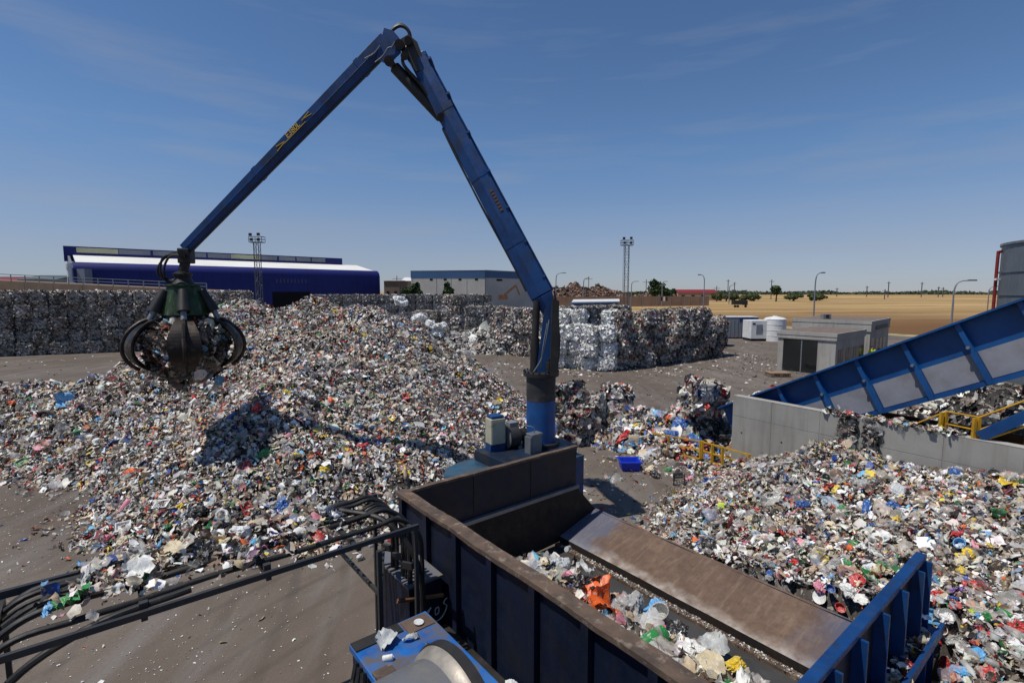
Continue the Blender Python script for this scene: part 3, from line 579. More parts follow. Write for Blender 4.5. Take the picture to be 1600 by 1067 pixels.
for k in range(3): MB().tube(curve_pts([cy(868+k, 578, -.1+.1*k), cy(872+k, 540, -.1+.1*k), cy(871, 490, -.1+.1*k), cy(866, 455, -.1+.1*k)], 6), .028, 7).build('hose', M['black'], cr, smooth=True)
# boom and stick: chamfered box sections
def beam(mb, p0, p1, w0, h0, w1, h1, side, outer, prof):
    d = (p1-p0).normalized(); s = V(side); s = (s-d*s.dot(d)).normalized(); t = d.cross(s); t = t if t.dot(V(outer)) > 0 else -t
    for p, w_, h_ in ((p0, w0, h0),): pass
    mb.loft([[p+s*(x*w_)+t*(y*h_) for x, y in prof] for p, w_, h_ in ((p0, w0, h0), (p1, w1, h1))]); return d, s, t
PROF = [(-.5, .5), (.5, .5), (.5, -.05), (.22, -.5), (-.22, -.5), (-.5, -.05)]
B0 = A(846, 462, 13.4); B1 = A(652, 92, 14.1)
mb = MB(); bd, bs, bt = beam(mb, B0, B1, .46, .58, .40, .46, (0, -1, 0), (1, 0, .5), PROF)
boom = mb.build('boom', M['blue'], cr, bevel=.015)
mb = MB(); beam(mb, B0-bd*.0, cy(862, 492), .45, .57, .4, .32, (0, -1, 0), (1, 0, .2), PROF); mb.build('boom_heel', M['blue'], boom, bevel=.015)
def on_line(p, d, px, py): # point of the beam axis that lies nearest to the sight line
    v = ray(px, py).normalized(); o = V((0, 0, CH)); w0 = p-o; b = d.dot(v); dd = d.dot(w0); e = v.dot(w0)
    return p+d*((b*e-dd)/(1-b*b))
for px, py in ((664, 104), (692, 158), (722, 218), (752, 278), (782, 333), (810, 385), (836, 440)):
    q = on_line(B0, bd, px, py)+bt*.27; MB().box(q, .05, .5, .1, bd, bs, bt).build('hose_bracket', M['blue'], boom)
for k in (-.12, .0, .12): MB().tube([B0+bt*.33+bs*k, (B0+B1)/2+bt*.30+bs*k, B1+bt*.26+bs*k], .02, 6).build('pipe', M['blue'], boom)
S0 = A(606, 66, 14.15); S1 = A(291, 390, 14.5)
mb = MB(); sd_, ss, st = beam(mb, S0, S1, .36, .42, .26, .30, (0, -1, 0), (-.6, 0, .6), PROF)
stick = mb.build('stick', M['blue'], cr, bevel=.015)
for f_ in (.22, .5, .78): # welded doubler collars
    q = B0+(B1-B0)*f_; k_ = 1-.16*f_; MB().loft([[q+bd*l_+bs*(x*(.46-.06*f_)*1.035)+bt*(y*(.58-.12*f_)*1.03) for x, y in PROF] for l_ in (-.09, .09)]).build('collar', M['blue'], boom)
for f_ in (.12, .62):
    q = S0+(S1-S0)*f_; MB().loft([[q+sd_*l_+ss*(x*(.36-.10*f_)*1.04)+st*(y*(.42-.12*f_)*1.04) for x, y in PROF] for l_ in (-.07, .07)]).build('collar', M['blue'], stick)
for k in range(2): MB().tube(curve_pts([B0+(B1-B0)*f_-bt*(.31-.05*f_)+bs*(.02+.07*k)+bt*(.02*math.sin(9*f_+k)) for f_ in (.04, .2, .4, .6, .72)], 5), .024, 6).build('hose', M['black'], boom, smooth=True)
# elbow: cheeks, pins, link, cylinder, arching hoses
for dy in (-.24, .2):
    q = [A(x, y, 14.12+dy) for x, y in ((588, 92), (600, 44), (614, 48), (624, 60), (626, 82), (612, 96), (600, 98))]
    plate(q, .045, (0, -1, 0)).build('elbow_cheek', M['blue'], stick)
    q = [A(x, y, 14.08+dy*.8) for x, y in ((618, 66), (638, 54), (652, 66), (668, 110), (650, 112), (632, 88))]
    plate(q, .045, (0, -1, 0)).build('boom_head', M['dark'], boom)
for x, y, r in ((624, 70, .12), (608, 96, .13), (638, 64, .1), (632, 88, .1), (690, 184, .12)):
    MB().cyl(A(x, y, 13.76), A(x, y, 14.42), r, 18).build('pin', M['dark'], cr, smooth=True)
MB().cyl(A(609, 97, 14.1), A(622, 112, 14.1), .09, 14).build('stick_cylinder_rod', M['galv'], cr, smooth=True)
MB().cyl(A(617, 106, 14.1), A(689, 183, 14.1), .15, 18).build('stick_cylinder', M['dark'], cr, smooth=True)
for k in range(3):
    c = [A(606, 62, 14.0+.1*k), A(613, 48, 14.0+.1*k), A(625, 41-k, 14.0+.1*k), A(637, 47, 14.0+.1*k), A(641, 62, 14.0+.1*k), A(634, 78, 13.9+.1*k), A(630, 100, 13.85+.1*k), A(655, 130, 13.9+.1*k), A(676, 160, 13.95+.08*k)]
    MB().tube(curve_pts(c, 8), .045, 8).build('hose', M['black'], cr, smooth=True)
for c in ([A(586, 98, 13.86), A(598, 88, 13.84), A(606, 76, 13.84), A(612, 74, 13.84), A(617, 66, 13.86)], [A(570, 92, 13.88), A(584, 84, 13.86), A(594, 72, 13.86)]):
    MB().tube(curve_pts(c, 6), .016, 6).build('bare_edge', M['galv'], stick, smooth=True)
MB().tube([S0+ss*.18-st*.02+sd_*.5, S1+ss*.13-st*.015], .012, 6).build('pipe', M['blue'], stick)
MB().tube([S0-st*.235+sd_*.5+ss*.1, S1-st*.165+ss*.08], .022, 6).build('pipe', M['dark'], stick)
def text_mesh(body, size, m, parent, origin, xd, yd, name='lettering', shear=0.0):
    cu = bpy.data.curves.new(name, 'FONT'); cu.body = body; cu.size = size; cu.extrude = .004; cu.align_x = 'CENTER'; cu.align_y = 'CENTER'; cu.shear = shear
    t = bpy.data.objects.new(name+'_tmp', cu); col.objects.link(t); bpy.context.view_layer.update()
    me = bpy.data.meshes.new_from_object(t.evaluated_get(bpy.context.evaluated_depsgraph_get())); bpy.data.objects.remove(t)
    xd = V(xd).normalized(); yd = V(yd); yd = (yd-xd*yd.dot(xd)).normalized(); zd = xd.cross(yd)
    o0 = parent_origin(parent); mt = Matrix((xd, yd, zd)).transposed().to_4x4(); mt.translation = V(origin)-o0; me.transform(mt)
    me.materials.clear(); me.materials.append(m); o = bpy.data.objects.new(name, me); col.objects.link(o); o.parent = parent; return o
lp = on_line(S0, sd_, 462, 208)+ss*.166+st*.075
text_mesh('E380L', .2, M['letter'], stick, lp+st*.02, -sd_, st, shear=.2)
for s_ in (-1, 1):
    q0 = lp-sd_*(s_*.52); MB().bar(q0-sd_*.14+st*(.05*s_), q0+sd_*.16+st*(.05*s_)-st*.03, .012, .03, ss).build('lettering', M['letter'], stick)
    MB().bar(q0-sd_*.16-st*.04, q0+sd_*.10+st*.03, .012, .03, ss).build('lettering', M['letter'], stick)
MB().bar(lp-sd_*.42-st*.068, lp+sd_*.42-st*.068, .012, .022, ss).build('lettering', M['letter'], stick)
MB().box(lp, .001, .001, .001).build('lettering', M['letter'], stick) if False else None
# worn small lettering on the boom: a few faded strokes
for k in range(7):
    q = on_line(B0, bd, 769+2.6*k, 302+4.8*k)+bs*.232+bt*.10; MB().box(q, .055, .008, .09, bd, bs, bt).build('lettering', M['orange_letter'], boom)
# equipment on the crane base
cab = empty('control_cabinet', A(775, 690, 13.0)*1.0, 'cream metal control cabinet on a blue bracket beside the crane column', 'cabinet')
cc_ = A(774, 672, 12.9)
ux = V((.86, .5, 0)); uy = V((-.5, .86, 0))
MB().box(V((cc_.x, cc_.y, cc_.z)), .42, .34, .66, ux, uy).build('body', M['cream'], cab, bevel=.02)
MB().box(V((cc_.x, cc_.y, cc_.z+.37)), .36, .30, .07, ux, uy).build('lid', M['blue'], cab, bevel=.02)
MB().box(V((cc_.x, cc_.y, cc_.z-.02))-uy*.172, .36, .012, .58, ux, uy).build('door', M['cream'], cab)
MB().box(V((cc_.x, cc_.y, cc_.z+.12))+ux*.215, .012, .06, .1, ux, uy).build('handle', M['dark'], cab)
MB().hexa([V((cc_.x, cc_.y, 0))+ux*x+uy*y+ZV*z for x, y, z in ((-.25, -.14, 1.87), (.2, -.14, 1.87), (.2, .16, 1.87), (-.25, .16, 1.87), (-.2, -.14, cc_.z-.332), (.2, -.14, cc_.z-.332), (.2, .15, cc_.z-.332), (-.2, .15, cc_.z-.332))]).build('bracket', M['blue'], cab)
mt_ = empty('pump_motor', A(803, 690, 13.15), 'round grey pump motor between cream cabinet and blue column', 'motor')
m0 = A(795, 682, 13.15)
MB().cyl(m0-ux*.1, m0+ux*.22, .30, 28).build('housing', M['grey_col'], mt_, smooth=True)
MB().tube([m0-ux*.13, m0-ux*.1], [.24, .31], 28).build('end_cap', M['motor'], mt_, smooth=True)
MB().cyl(m0+ux*.22, m0+ux*.5, .17, 20).build('pump', M['dark'], mt_, smooth=True)
MB().box(m0+ux*.1+ZV*.33, .26, .22, .12, ux, uy).build('terminal_box', M['grey_box'], mt_, bevel=.01)
MB().box(m0+ux*.15-ZV*.38, .5, .3, .2, ux, uy).build('foot', M['dark'], mt_)
for k in range(5): MB().tube(curve_pts([m0+ux*(.3+.05*k)-ZV*.1, m0+ux*(.38+.07*k)+ZV*(.12+.05*(k % 3)), m0+ux*(.6+.03*k)-uy*.15-ZV*.1, m0+ux*(.65+.05*k)-uy*.1-ZV*.42], 6), .028, 7).build('hose', M['black'], mt_, smooth=True)
gb = empty('junction_box', A(836, 712, 12.75), 'pale grey junction box in front of the blue crane column', 'junction box')
g0 = A(835, 694, 12.75)
MB().box(g0, .30, .24, .50, BV, -AV).build('body', M['grey_box'], gb, bevel=.008)
MB().box(g0+ZV*.27, .36, .26, .06, BV, -AV).build('lid', M['galv'], gb, bevel=.008)
MB().box(g0-BV*.19+ZV*.0, .08, .22, .46, BV, -AV).build('side_cover', M['galv'], gb)
MB().box(V((g0.x, g0.y, 2.05)), .1, .1, 2*(g0.z-.25-2.05)+.01, BV, -AV).build('stand', M['dark'], gb)
MB().tube(curve_pts([g0+ZV*.3, g0+ZV*.45-BV*.05, g0+ZV*.5-BV*.25+AV*-.2], 6), .012, 6).build('cable', M['galv'], gb)
MB().box(A(760, 716, 12.6), .3, .2, .16, ux, uy).build('floor_lamp', M['white'], None, 'small white lamp lying on the oily crane deck', 'lamp') if False else None
# ------------------------------------------------------------------ grapple
GC = A(288, 470, 14.5); gy = 14.5
gp = empty('grapple', V((GC.x, gy, 3.7)), 'dark orange peel grapple with scratched green head clutching waste', 'grapple')
gz = lambda py: A(288, py, gy).z
ctr = lambda z: V((GC.x, gy, z))
MB().box(A(291, 400, gy), .34, .3, .42).build('link', M['dark'], gp, bevel=.03)
MB().cyl(A(290, 408, gy), ctr(gz(428)), .13, 14).build('link', M['dark'], gp, smooth=True)
MB().tube([ctr(gz(424)), ctr(gz(428)), ctr(gz(434)), ctr(gz(447))], [.12, .26, .2, .34], 18).build('rotator', M['dark'], gp, smooth=True)
MB().cyl(A(284, 396, 14.1), A(284, 396, 14.9), .09, 14).build('pin', M['dark'], gp, smooth=True)
def ngon(z, r, n, ph): return [ctr(z)+V((r*math.cos(ph+2*math.pi*k/n), r*math.sin(ph+2*math.pi*k/n), 0)) for k in range(n)]
zt_, zb_ = gz(447), gz(492)
MB().loft([ngon(zt_, .42, 10, .3), ngon(zb_, .62, 10, .3)]).build('head', M['green'], gp, bevel=.02)
MB().loft([ngon(zt_, .48, 10, .3), ngon(zt_+.05, .48, 10, .3)]).build('head_flange', M['green'], gp)
MB().loft([ngon(zb_-.28, .36, 10, .3), ngon(zb_, .60, 10, .3)]).build('head_base', M['dark'], gp)
def tine(ang, idx):
    e = V((math.cos(ang), math.sin(ang), 0)); s = ZV.cross(e)
    path = [(.56, zb_-.06), (.92, zb_-.16), (1.24, zb_-.44), (1.38, zb_-.8), (1.3, zb_-1.16), (1.02, zb_-1.44), (.6, zb_-1.6)]
    wd = [.16, .30, .46, .54, .44, .24, .05]; th = [.16, .15, .13, .12, .11, .09, .04]
    P = curve_pts([ctr(0)+e*r+ZV*z for r, z in path], 4); n = len(P); rings = []
    for i, p in enumerate(P):
        d = (P[min(i+1, n-1)]-P[max(i-1, 0)]).normalized(); t = d.cross(s).normalized(); f = i/(n-1)*(len(wd)-1); k = min(int(f), len(wd)-2); u = f-k
        w_ = wd[k]*(1-u)+wd[k+1]*u; h_ = th[k]*(1-u)+th[k+1]*u
        rings.append([p-s*w_*.75-t*h_*.2, p-s*w_*.25-t*h_, p+s*w_*.25-t*h_, p+s*w_*.75-t*h_*.2, p+s*w_*.75+t*h_*.1, p-s*w_*.75+t*h_*.1])
    tn = MB().loft(rings).build('tine', M['tine'], gp, smooth=False)
    # rib along the back of the tine
    Q = [p+e*.03 for p in P[2:-4]]
    MB().tube([q+(q-ctr(q.z)).normalized()*.1 for q in Q], .05, 6).build('tine_rib', M['tine'], tn)
    a0 = ctr(zt_-.12)+e*.46; a1 = ctr(zb_-.12)+e*.86; am = a0+(a1-a0)*.72
    MB().tube([a0, am], [.11, .16], 14).build('cylinder_guard', M['dark'], gp, smooth=True)
    MB().cyl(am-(a1-a0)*.1, a1, .075, 12).build('cylinder_rod', M['galv'], gp, smooth=True)
for k in range(5): tine(math.radians(-60+72*k), k)
for k, (x, y0, y1) in enumerate(((247, 412, 438), (251, 404, 440), (256, 410, 436))):
    c = [A(288, 398+k, 14.4-.1*k), A(268, 396+2*k, 14.35-.1*k), A(x+3, y0, 14.3-.1*k), A(x, (y0+y1)/2+4, 14.3-.1*k), A(262, y1, 14.35), A(284, 440-k, 14.4)]
    MB().tube(curve_pts(c, 8), .032, 8).build('hose', M['black'], gp, smooth=True)
def grabbed():
    rng = np.random.default_rng(21); a = Acc(); N = 3600
    d = rng.normal(0, 1, (N, 3)); d /= np.linalg.norm(d, axis=1, keepdims=True); r = rng.uniform(.55, 1.0, (N, 1))**.5
    c0 = np.array(ctr(zb_-.8)); p = c0+d*r*np.array([1.02, 1.02, .8]); nr = d
    low = d[:, 2] < -.2; p[low, 2] -= rng.exponential(.12, low.sum())
    cl = pick_cols(N, [((214, 206, 194), .2), ((160, 146, 130), .25), ((110, 92, 78), .22), ((46, 42, 40), .24), ((150, 70, 56), .04), ((104, 160, 196), .03)], rng); sz = rng.uniform(.08, .4, N)
    a.add(place(crumples(N, 5, rng, .3), p, nr, sz, rng, .7), grid_faces(5), cl, 0)
    a.build('grabbed_waste', (c0[0], c0[1], c0[2]-1), [M['waste'], M['film']], 'clump of torn plastic held inside the grapple tines', 'waste')
grabbed()
# ------------------------------------------------------------------ bales
def bale_mesh(name, pal, rng, nscrap=420, L=1.28, D=1.14, Hh=1.16, sag=.07, smin=.1, smax=.40, tilt=.6, rnd=.24):
    a = Acc(); c = np.array([0, 0, Hh/2]); dims = np.array([L, D, Hh])
    # core: six subdivided faces, lumpy and rounded
    n = 9; g = np.linspace(-.5, .5, n); U, W_ = np.meshgrid(g, g, indexing='ij')
    for ax in range(3):
        for sg in (-1, 1):
            q = np.zeros((n*n, 3)); o = [i for i in range(3) if i != ax]; q[:, ax] = .5*sg; q[:, o[0]] = U.ravel(); q[:, o[1]] = W_.ravel()
            r = np.linalg.norm(q, axis=1, keepdims=True); rd = q/r*.62; q = q*(1-rnd)+rd*rnd
            pz = q*dims*1.0; bul = sag*np.stack([vnoise(pz[:, (k+1) % 3]*4+ax*7+k*3, pz[:, (k+2) % 3]*4+sg*5) for k in range(3)], 1)
            pz = pz*.96+bul+c; f = grid_faces(n); f = f if sg > 0 else f[:, ::-1]
            a.add(pz[None], f, pick_cols(n*n, pal, rng)*(1 if pal is PAL_WHITE else .8), 0)
    N = nscrap; ax = rng.choice(3, N, p=[.3, .4, .3]); sg = rng.choice([-1, 1], N); q = rng.uniform(-.5, .5, (N, 3)); q[np.arange(N), ax] = .5*sg
    nr = np.zeros((N, 3)); nr[np.arange(N), ax] = sg; r = np.linalg.norm(q, axis=1, keepdims=True); q = q*(1-rnd)+q/r*.62*rnd
    p = q*dims*.98+c+nr*rng.uniform(-.03, .09, (N, 1))
    sz = smin+(smax-smin)*rng.beta(1.2, 2.5, N)
    a.add(place(crumples(N, 4, rng, .3), p, nr, sz, rng, tilt), grid_faces(4), pick_cols(N, pal, rng), 0)
    return a.mesh(name, [M['bale_white' if pal is PAL_WHITE else 'bale'], M['film']])
rb = np.random.default_rng(31)
BM = {'mixed': [bale_mesh('mixed_bale', PAL_BALE, rb) for _ in range(5)], 'white': [bale_mesh('white_bale', PAL_WHITE, rb, 360, sag=.1, smax=.5, tilt=.6, rnd=.34) for _ in range(4)],
      'grey': [bale_mesh('grey_bale', PAL_GREY, rb, 300, smax=.4, tilt=.3) for _ in range(4)], 'dark': [bale_mesh('dark_bale', PAL_DARK, rb, 420) for _ in range(5)], 'burst': [bale_mesh('burst_bale', PAL_BALE+[((60, 130, 190), .04), ((200, 60, 50), .04)], rb, 620, sag=.26, smax=.5, tilt=.65, rnd=.2) for _ in range(3)]}
def wire_mesh():
    mb = MB()
    for x in (-.42, -.14, .14, .42):
        mb.tube([V((x, -.6, .0)), V((x, -.62, .58)), V((x, -.58, 1.14)), V((x, 0, 1.2)), V((x, .58, 1.14)), V((x, .6, .0))], .008, 4, cap=False)
    me = bpy.data.meshes.new('baling_wire'); me.from_pydata([tuple(p) for p in mb.v], [], mb.f); me.materials.append(M['dark']); return me
WIRE = wire_mesh()
def bale(kind, loc, rz, label, group, sc=1.0, wire=False, tip=(0, 0)):
    o = bpy.data.objects.new('waste_bale', random.choice(BM[kind])); col.objects.link(o); o.location = loc
    o.rotation_euler = (tip[0], tip[1], rz+random.choice((0, math.pi))); o.scale = (sc*random.uniform(.95, 1.03), sc*random.uniform(.95, 1.05), sc*random.uniform(.97, 1.01))
    tag(o, label, 'bale', group)
    if wire:
        c = bpy.data.objects.new('baling_wire', WIRE); col.objects.link(c); c.parent = o
    return o
ORD = ['leftmost', 'second', 'third', 'fourth', 'fifth', 'sixth', 'seventh', 'eighth', 'ninth', 'tenth', 'eleventh', 'twelfth', 'thirteenth', 'fourteenth', 'fifteenth', 'sixteenth', 'seventeenth', 'eighteenth', 'nineteenth', 'twentieth', 'twenty-first', 'twenty-second', 'twenty-third']
ROW = ['bottom', 'second', 'third', 'fourth', 'top']
def stack(kind, p0, p1, layers, desc, group, sc=1.0, depth=1, top_depth=2, skip=0.0, wire=False, rag=0.0, taper=9.0, gap=1.0):
    p0 = V((p0[0], p0[1], 0)); p1 = V((p1[0], p1[1], 0)); d = (p1-p0); L = d.length; d.normalize(); nrm = V((-d.y, d.x, 0)); nrm = nrm if nrm.y > 0 else -nrm
    wd = 1.25*sc*gap; hh = 1.13*sc*(1+(gap-1)*.6); dp = 1.17*sc; n = max(1, int(round(L/wd))); rz = math.atan2(d.y, d.x)
    for k in range(layers):
        for r in range(top_depth if k == layers-1 else depth):
            for i in range(n):
                if k == layers-1 and (random.random() < skip or i > n*taper): continue
                off = d*(wd*(i+.5)+random.uniform(-.05, .05))+nrm*(dp*(r+.5)+random.uniform(-.16, .16)*(1+rag))
                rowname = ('top' if k == layers-1 else ROW[k])+' row'
                if r > 0: rowname = 'row behind the top'
                lab = f'{ORD[i]} {desc[0]} bale from left in {rowname} of {desc[1]}'
                bale(kind, p0+off+ZV*(hh*k), rz+random.uniform(-.07, .07)*(1+rag), lab, group, sc, wire, tip=(random.uniform(-.03, .03)*(1+rag), random.uniform(-.03, .03)*(1+rag)))
# long dark wall of bales on the left
stack('dark', (-54.5, 46.6), (-29.5, 57.8), 5, ('dark', 'left bale wall'), 'bales in the long wall at left', 1.1, rag=.8, skip=.06)
# far grey film stacks
stack('grey', (-34, 88), (-4.2, 96), 4, ('pale grey', 'far wall by blue warehouse'), 'bales in the far grey wall', 1.25, top_depth=1)
stack('grey', (-6.6, 73), (-1.0, 73.5), 3, ('grey', 'stack behind film heap'), 'bales behind the film heap', 1.2)
stack('mixed', (-8.7, 63.2), (-5.9, 62.2), 5, ('reddish', 'tower beside white sacks'), 'bales in the narrow tower', 1.0, top_depth=1)
stack('grey', (-13, 66), (-8.8, 64), 3, ('torn grey', 'stack behind white sacks'), 'bales behind the white sacks', 1.1)
# middle stack left of the crane column, and right stack
stack('mixed', (-2.6, 52.6), (3.0, 47.6), 4, ('ragged', 'stack left of crane column'), 'bales left of the crane column', 1.0, rag=1.6, skip=.15)
stack('white', (3.0, 41.4), (8.3, 39.3), 4, ('white', 'white stack'), 'white bales right of the column', .99, wire=True, rag=2.2, skip=.25, gap=1.08)
stack('mixed', (8.55, 40.3), (20.6, 49.3), 4, ('colourful', 'centre right stack'), 'bales in the long stack at centre right', 1.0, rag=2.0, skip=.12, taper=.78, gap=1.04)
stack('mixed', (20.2, 53.5), (24.9, 59.5), 3, ('loose mixed', 'stack by generator'), 'bales in the far stack by the generator', 1.0, rag=1)
stack('grey', (5.2, 48), (12.0, 52), 4, ('grey', 'stack behind white bales'), 'grey bales behind the white stack', 1.05, top_depth=2)
# fallen bales near the column
for px, py, z, rz, kind, lab in ((891, 640, 1.1, .4, 'burst', 'grey mixed bale lying on loose waste right of the crane column'), (930, 658, .6, 1.1, 'grey', 'burst grey bale leaning on waste beside the column'),
                                 (962, 640, .75, .1, 'burst', 'burst dark bale at the right of the fallen bales'), (905, 688, .05, .7, 'burst', 'brown wire bound bale on the ground near the column'), (1092, 640, 1.7, .3, 'burst', 'red and green bale on top of the heap by the wall end')):
    q = G(px, py, z); bale(kind, q, rz, lab, 'fallen bales behind the crane', .95, tip=(random.uniform(-.3, .3), random.uniform(-.35, .35)))
# ------------------------------------------------------------------ loose things lying on the heaps
def item_mesh(mb_or_acc, name, smooth=True, m='item'):
    me = bpy.data.meshes.new(name); me.from_pydata([tuple(p) for p in mb_or_acc.v], [], mb_or_acc.f); me.materials.append(M[m]); me.validate()
    if smooth: me.polygons.foreach_set('use_smooth', [True]*len(me.polygons)); me.set_sharp_from_angle(angle=math.radians(45))
    return me
def bag_mesh(seed, flat=.55):
    bm = bmesh.new(); bmesh.ops.create_icosphere(bm, subdivisions=4, radius=.5)
    for v in bm.verts:
        p = v.co.copy(); r = .92+.5*mnoise.noise(p*2.2+V((seed*9, 0, 0)))-.34*abs(mnoise.noise(p*4.5+V((0, seed*7, 0))))-.2*abs(mnoise.noise(p*9+V((seed*3, 0, 0))))+.06*mnoise.noise(p*19)
        v.co = V((p.x*r, p.y*r*.8, p.z*r*flat))
    me = bpy.data.meshes.new('bag'); bm.to_mesh(me); bm.free(); me.materials.append(M['item']); return me
def sheet_mesh(seed):
    n = 9; rng = np.random.default_rng(seed+50); P = crumples(1, n, rng, .3)[0]; f = grid_faces(n); me = bpy.data.meshes.new('sheet')
    me.from_pydata([tuple(map(float, p)) for p in P], [], [tuple(map(int, q)) for q in f]); me.polygons.foreach_set('use_smooth', [True]*len(me.polygons)); me.materials.append(M['item'])
    return me
def lathe(prof, n=14, squash=1.0, bend=0.0):
    mb = MB(); rings = []
    for z, r in prof: rings.append([V((r*math.cos(2*math.pi*k/n), r*squash*math.sin(2*math.pi*k/n)+bend*z*z, z)) for k in range(n)])
    return mb.loft(rings)
def rot_y(mb):
    mb.v = [V((p.z, p.y, -p.x)) for p in mb.v]; return mb
def crate_mesh():
    mb = MB()
    for x, y, lx, ly in ((0, -.3, .8, .03), (0, .3, .8, .03), (-.39, 0, .03, .6), (.39, 0, .03, .6)):
        for z in (.03, .14, .25, .36): mb.box(V((x, y, z)), lx, ly, .05)
    for x in (-.39, -.13, .13, .39):
        for y in (-.3, .3): mb.box(V((x, y, .2)), .05, .035, .4)
    for k in range(6): mb.box(V((-.33+.13*k, 0, .01)), .06, .6, .02)
    return mb
IT = {'bag': [bag_mesh(i) for i in range(5)], 'sheet': [sheet_mesh(i) for i in range(6)],
      'bottle': [item_mesh(rot_y(lathe([(-.5, .02), (-.49, .15), (-.2, .15), (-.1, .135), (.1, .15), (.25, .14), (.36, .06), (.42, .05), (.43, .062), (.5, .06), (.5, .01)], 14, sq, bd_)), 'bottle') for sq, bd_ in ((.8, .1), (.55, .3), (1, 0))],
      'lid': [item_mesh(lathe([(0, .02), (0, .46), (.05, .5), (.08, .5), (.06, .45), (.05, .02)], 18), 'lid')],
      'tub': [item_mesh(lathe([(0, .02), (0, .34), (.45, .46), (.47, .5), (.5, .5), (.48, .44), (.04, .32), (.04, .02)], 16, .85), 'tub')],
      'tray': [item_mesh(MB().loft([[V((x*.36, y*.24, 0)) for x, y in ((-1, -1), (1, -1), (1, 1), (-1, 1))], [V((x*.46, y*.32, .16)) for x, y in ((-1, -1), (1, -1), (1, 1), (-1, 1))], [V((x*.52, y*.38, .165)) for x, y in ((-1, -1), (1, -1), (1, 1), (-1, 1))], [V((x*.44, y*.30, .155)) for x, y in ((-1, -1), (1, -1), (1, 1), (-1, 1))], [V((x*.34, y*.22, .02)) for x, y in ((-1, -1), (1, -1), (1, 1), (-1, 1))]]), 'tray', False)],
      'ring': [item_mesh(MB().tube([V((.38*math.cos(t*math.pi/8), .38*math.sin(t*math.pi/8), .1)) for t in range(17)], .12, 8), 'ring')],
      'ball': [item_mesh(lathe([(-.5, .02), (-.46, .2), (-.3, .4), (0, .5), (.3, .4), (.46, .2), (.5, .02)], 18), 'ball')], 'crate': [item_mesh(crate_mesh(), 'crate', False)],
      'can': [item_mesh(rot_y(lathe([(-.5, .02), (-.5, .26), (-.46, .29), (.36, .29), (.42, .24), (.46, .12), (.5, .1), (.5, .02)], 14, .75)), 'can')]}
IT['rackpiece'] = [item_mesh((lambda mb: [mb.box(V((-.4+.2*k, 0, .1)), .07, .5, .2) for k in range(5)] and mb.box(V((0, -.24, .04)), 1, .06, .08) and mb.box(V((0, .24, .04)), 1, .06, .08))(MB()), 'rackpiece', False)]
CN = {'white': (228, 228, 224), 'cream': (206, 192, 160), 'grey': (150, 150, 148), 'black': (32, 32, 34), 'red': (186, 36, 38), 'blue': (36, 88, 156), 'light blue': (88, 162, 214), 'green': (40, 130, 66), 'yellow': (222, 190, 44), 'orange': (226, 100, 34), 'pink': (220, 140, 160), 'purple': (104, 60, 140), 'brown': (112, 76, 54), 'lime': (186, 206, 60), 'turquoise': (60, 168, 176), 'clear': (188, 192, 192)}
NM = {'bag': ('plastic_bag', 'crumpled plastic bag', 'bag'), 'sheet': ('plastic_sheet', 'torn plastic wrapper', 'wrapper'), 'bottle': ('plastic_bottle', 'crushed plastic bottle', 'bottle'), 'lid': ('plastic_disc', 'round plastic lid', 'lid'), 'tub': ('plastic_tub', 'plastic tub', 'tub'),
      'tray': ('plastic_tray', 'plastic food tray', 'tray'), 'ring': ('plastic_ring', 'thick plastic ring', 'ring'), 'ball': ('plastic_ball', 'plastic ball', 'ball'), 'crate': ('plastic_crate', 'slatted plastic crate', 'crate'), 'can': ('canister', 'plastic canister', 'canister'), 'rackpiece': ('dish_rack', 'slatted plastic rack', 'rack')}
def drop(kind, loc, nrm, size, colour, label, group, spin=None, tilt=.3):
    nm, ph, cat = NM[kind]; me = random.choice(IT[kind])
    o = bpy.data.objects.new(nm, me); col.objects.link(o)
    n = (V(nrm)+V((random.gauss(0, tilt), random.gauss(0, tilt), random.gauss(0, tilt*.5)))).normalized()
    o.rotation_mode = 'QUATERNION'; o.rotation_quaternion = n.to_track_quat('Z', 'Y') @ V((0, 0, 1)).rotation_difference(V((0, 0, 1))) @ Matrix.Rotation(random.uniform(0, 6.28) if spin is None else spin, 3, 'Z').to_quaternion()
    o.location = loc; o.scale = (size, size, size); c = s2l(CN[colour]); j = random.uniform(.9, 1.08); o.color = (c[0]*j, c[1]*j, c[2]*j, 1)
    return tag(o, label, cat, group)
def hit(h, px, py, d0, d1):
    v = ray(px, py); ts = np.linspace(d0, d1, 700); p = np.array((0, 0, CH))[None]+np.array(v)[None]*ts[:, None]
    below = p[:, 2] < np.maximum(h(p[:, 0], p[:, 1]), 0)
    if not below.any(): return None
    k = below.argmax(); q = p[k]; e = .12
    hx = float(h(np.array([q[0]+e]), np.array([q[1]]))[0]-h(np.array([q[0]-e]), np.array([q[1]]))[0])/(2*e); hy = float(h(np.array([q[0]]), np.array([q[1]+e]))[0]-h(np.array([q[0]]), np.array([q[1]-e]))[0])/(2*e)
    hx = max(-1, min(1, hx)); hy = max(-1, min(1, hy))
    return V(q), V((-hx, -hy, 1)).normalized()
def drop_px(h, px, py, kind, colour, wpx, label, group=None, d=(6, 40), lift=.3):
    r = hit(h, px, py, *d)
    if r is None: return
    q, n = r; size = wpx/FP*q.y*1.05; drop(kind, q+n*(size*.12*lift*2), n, size, colour, label, group)
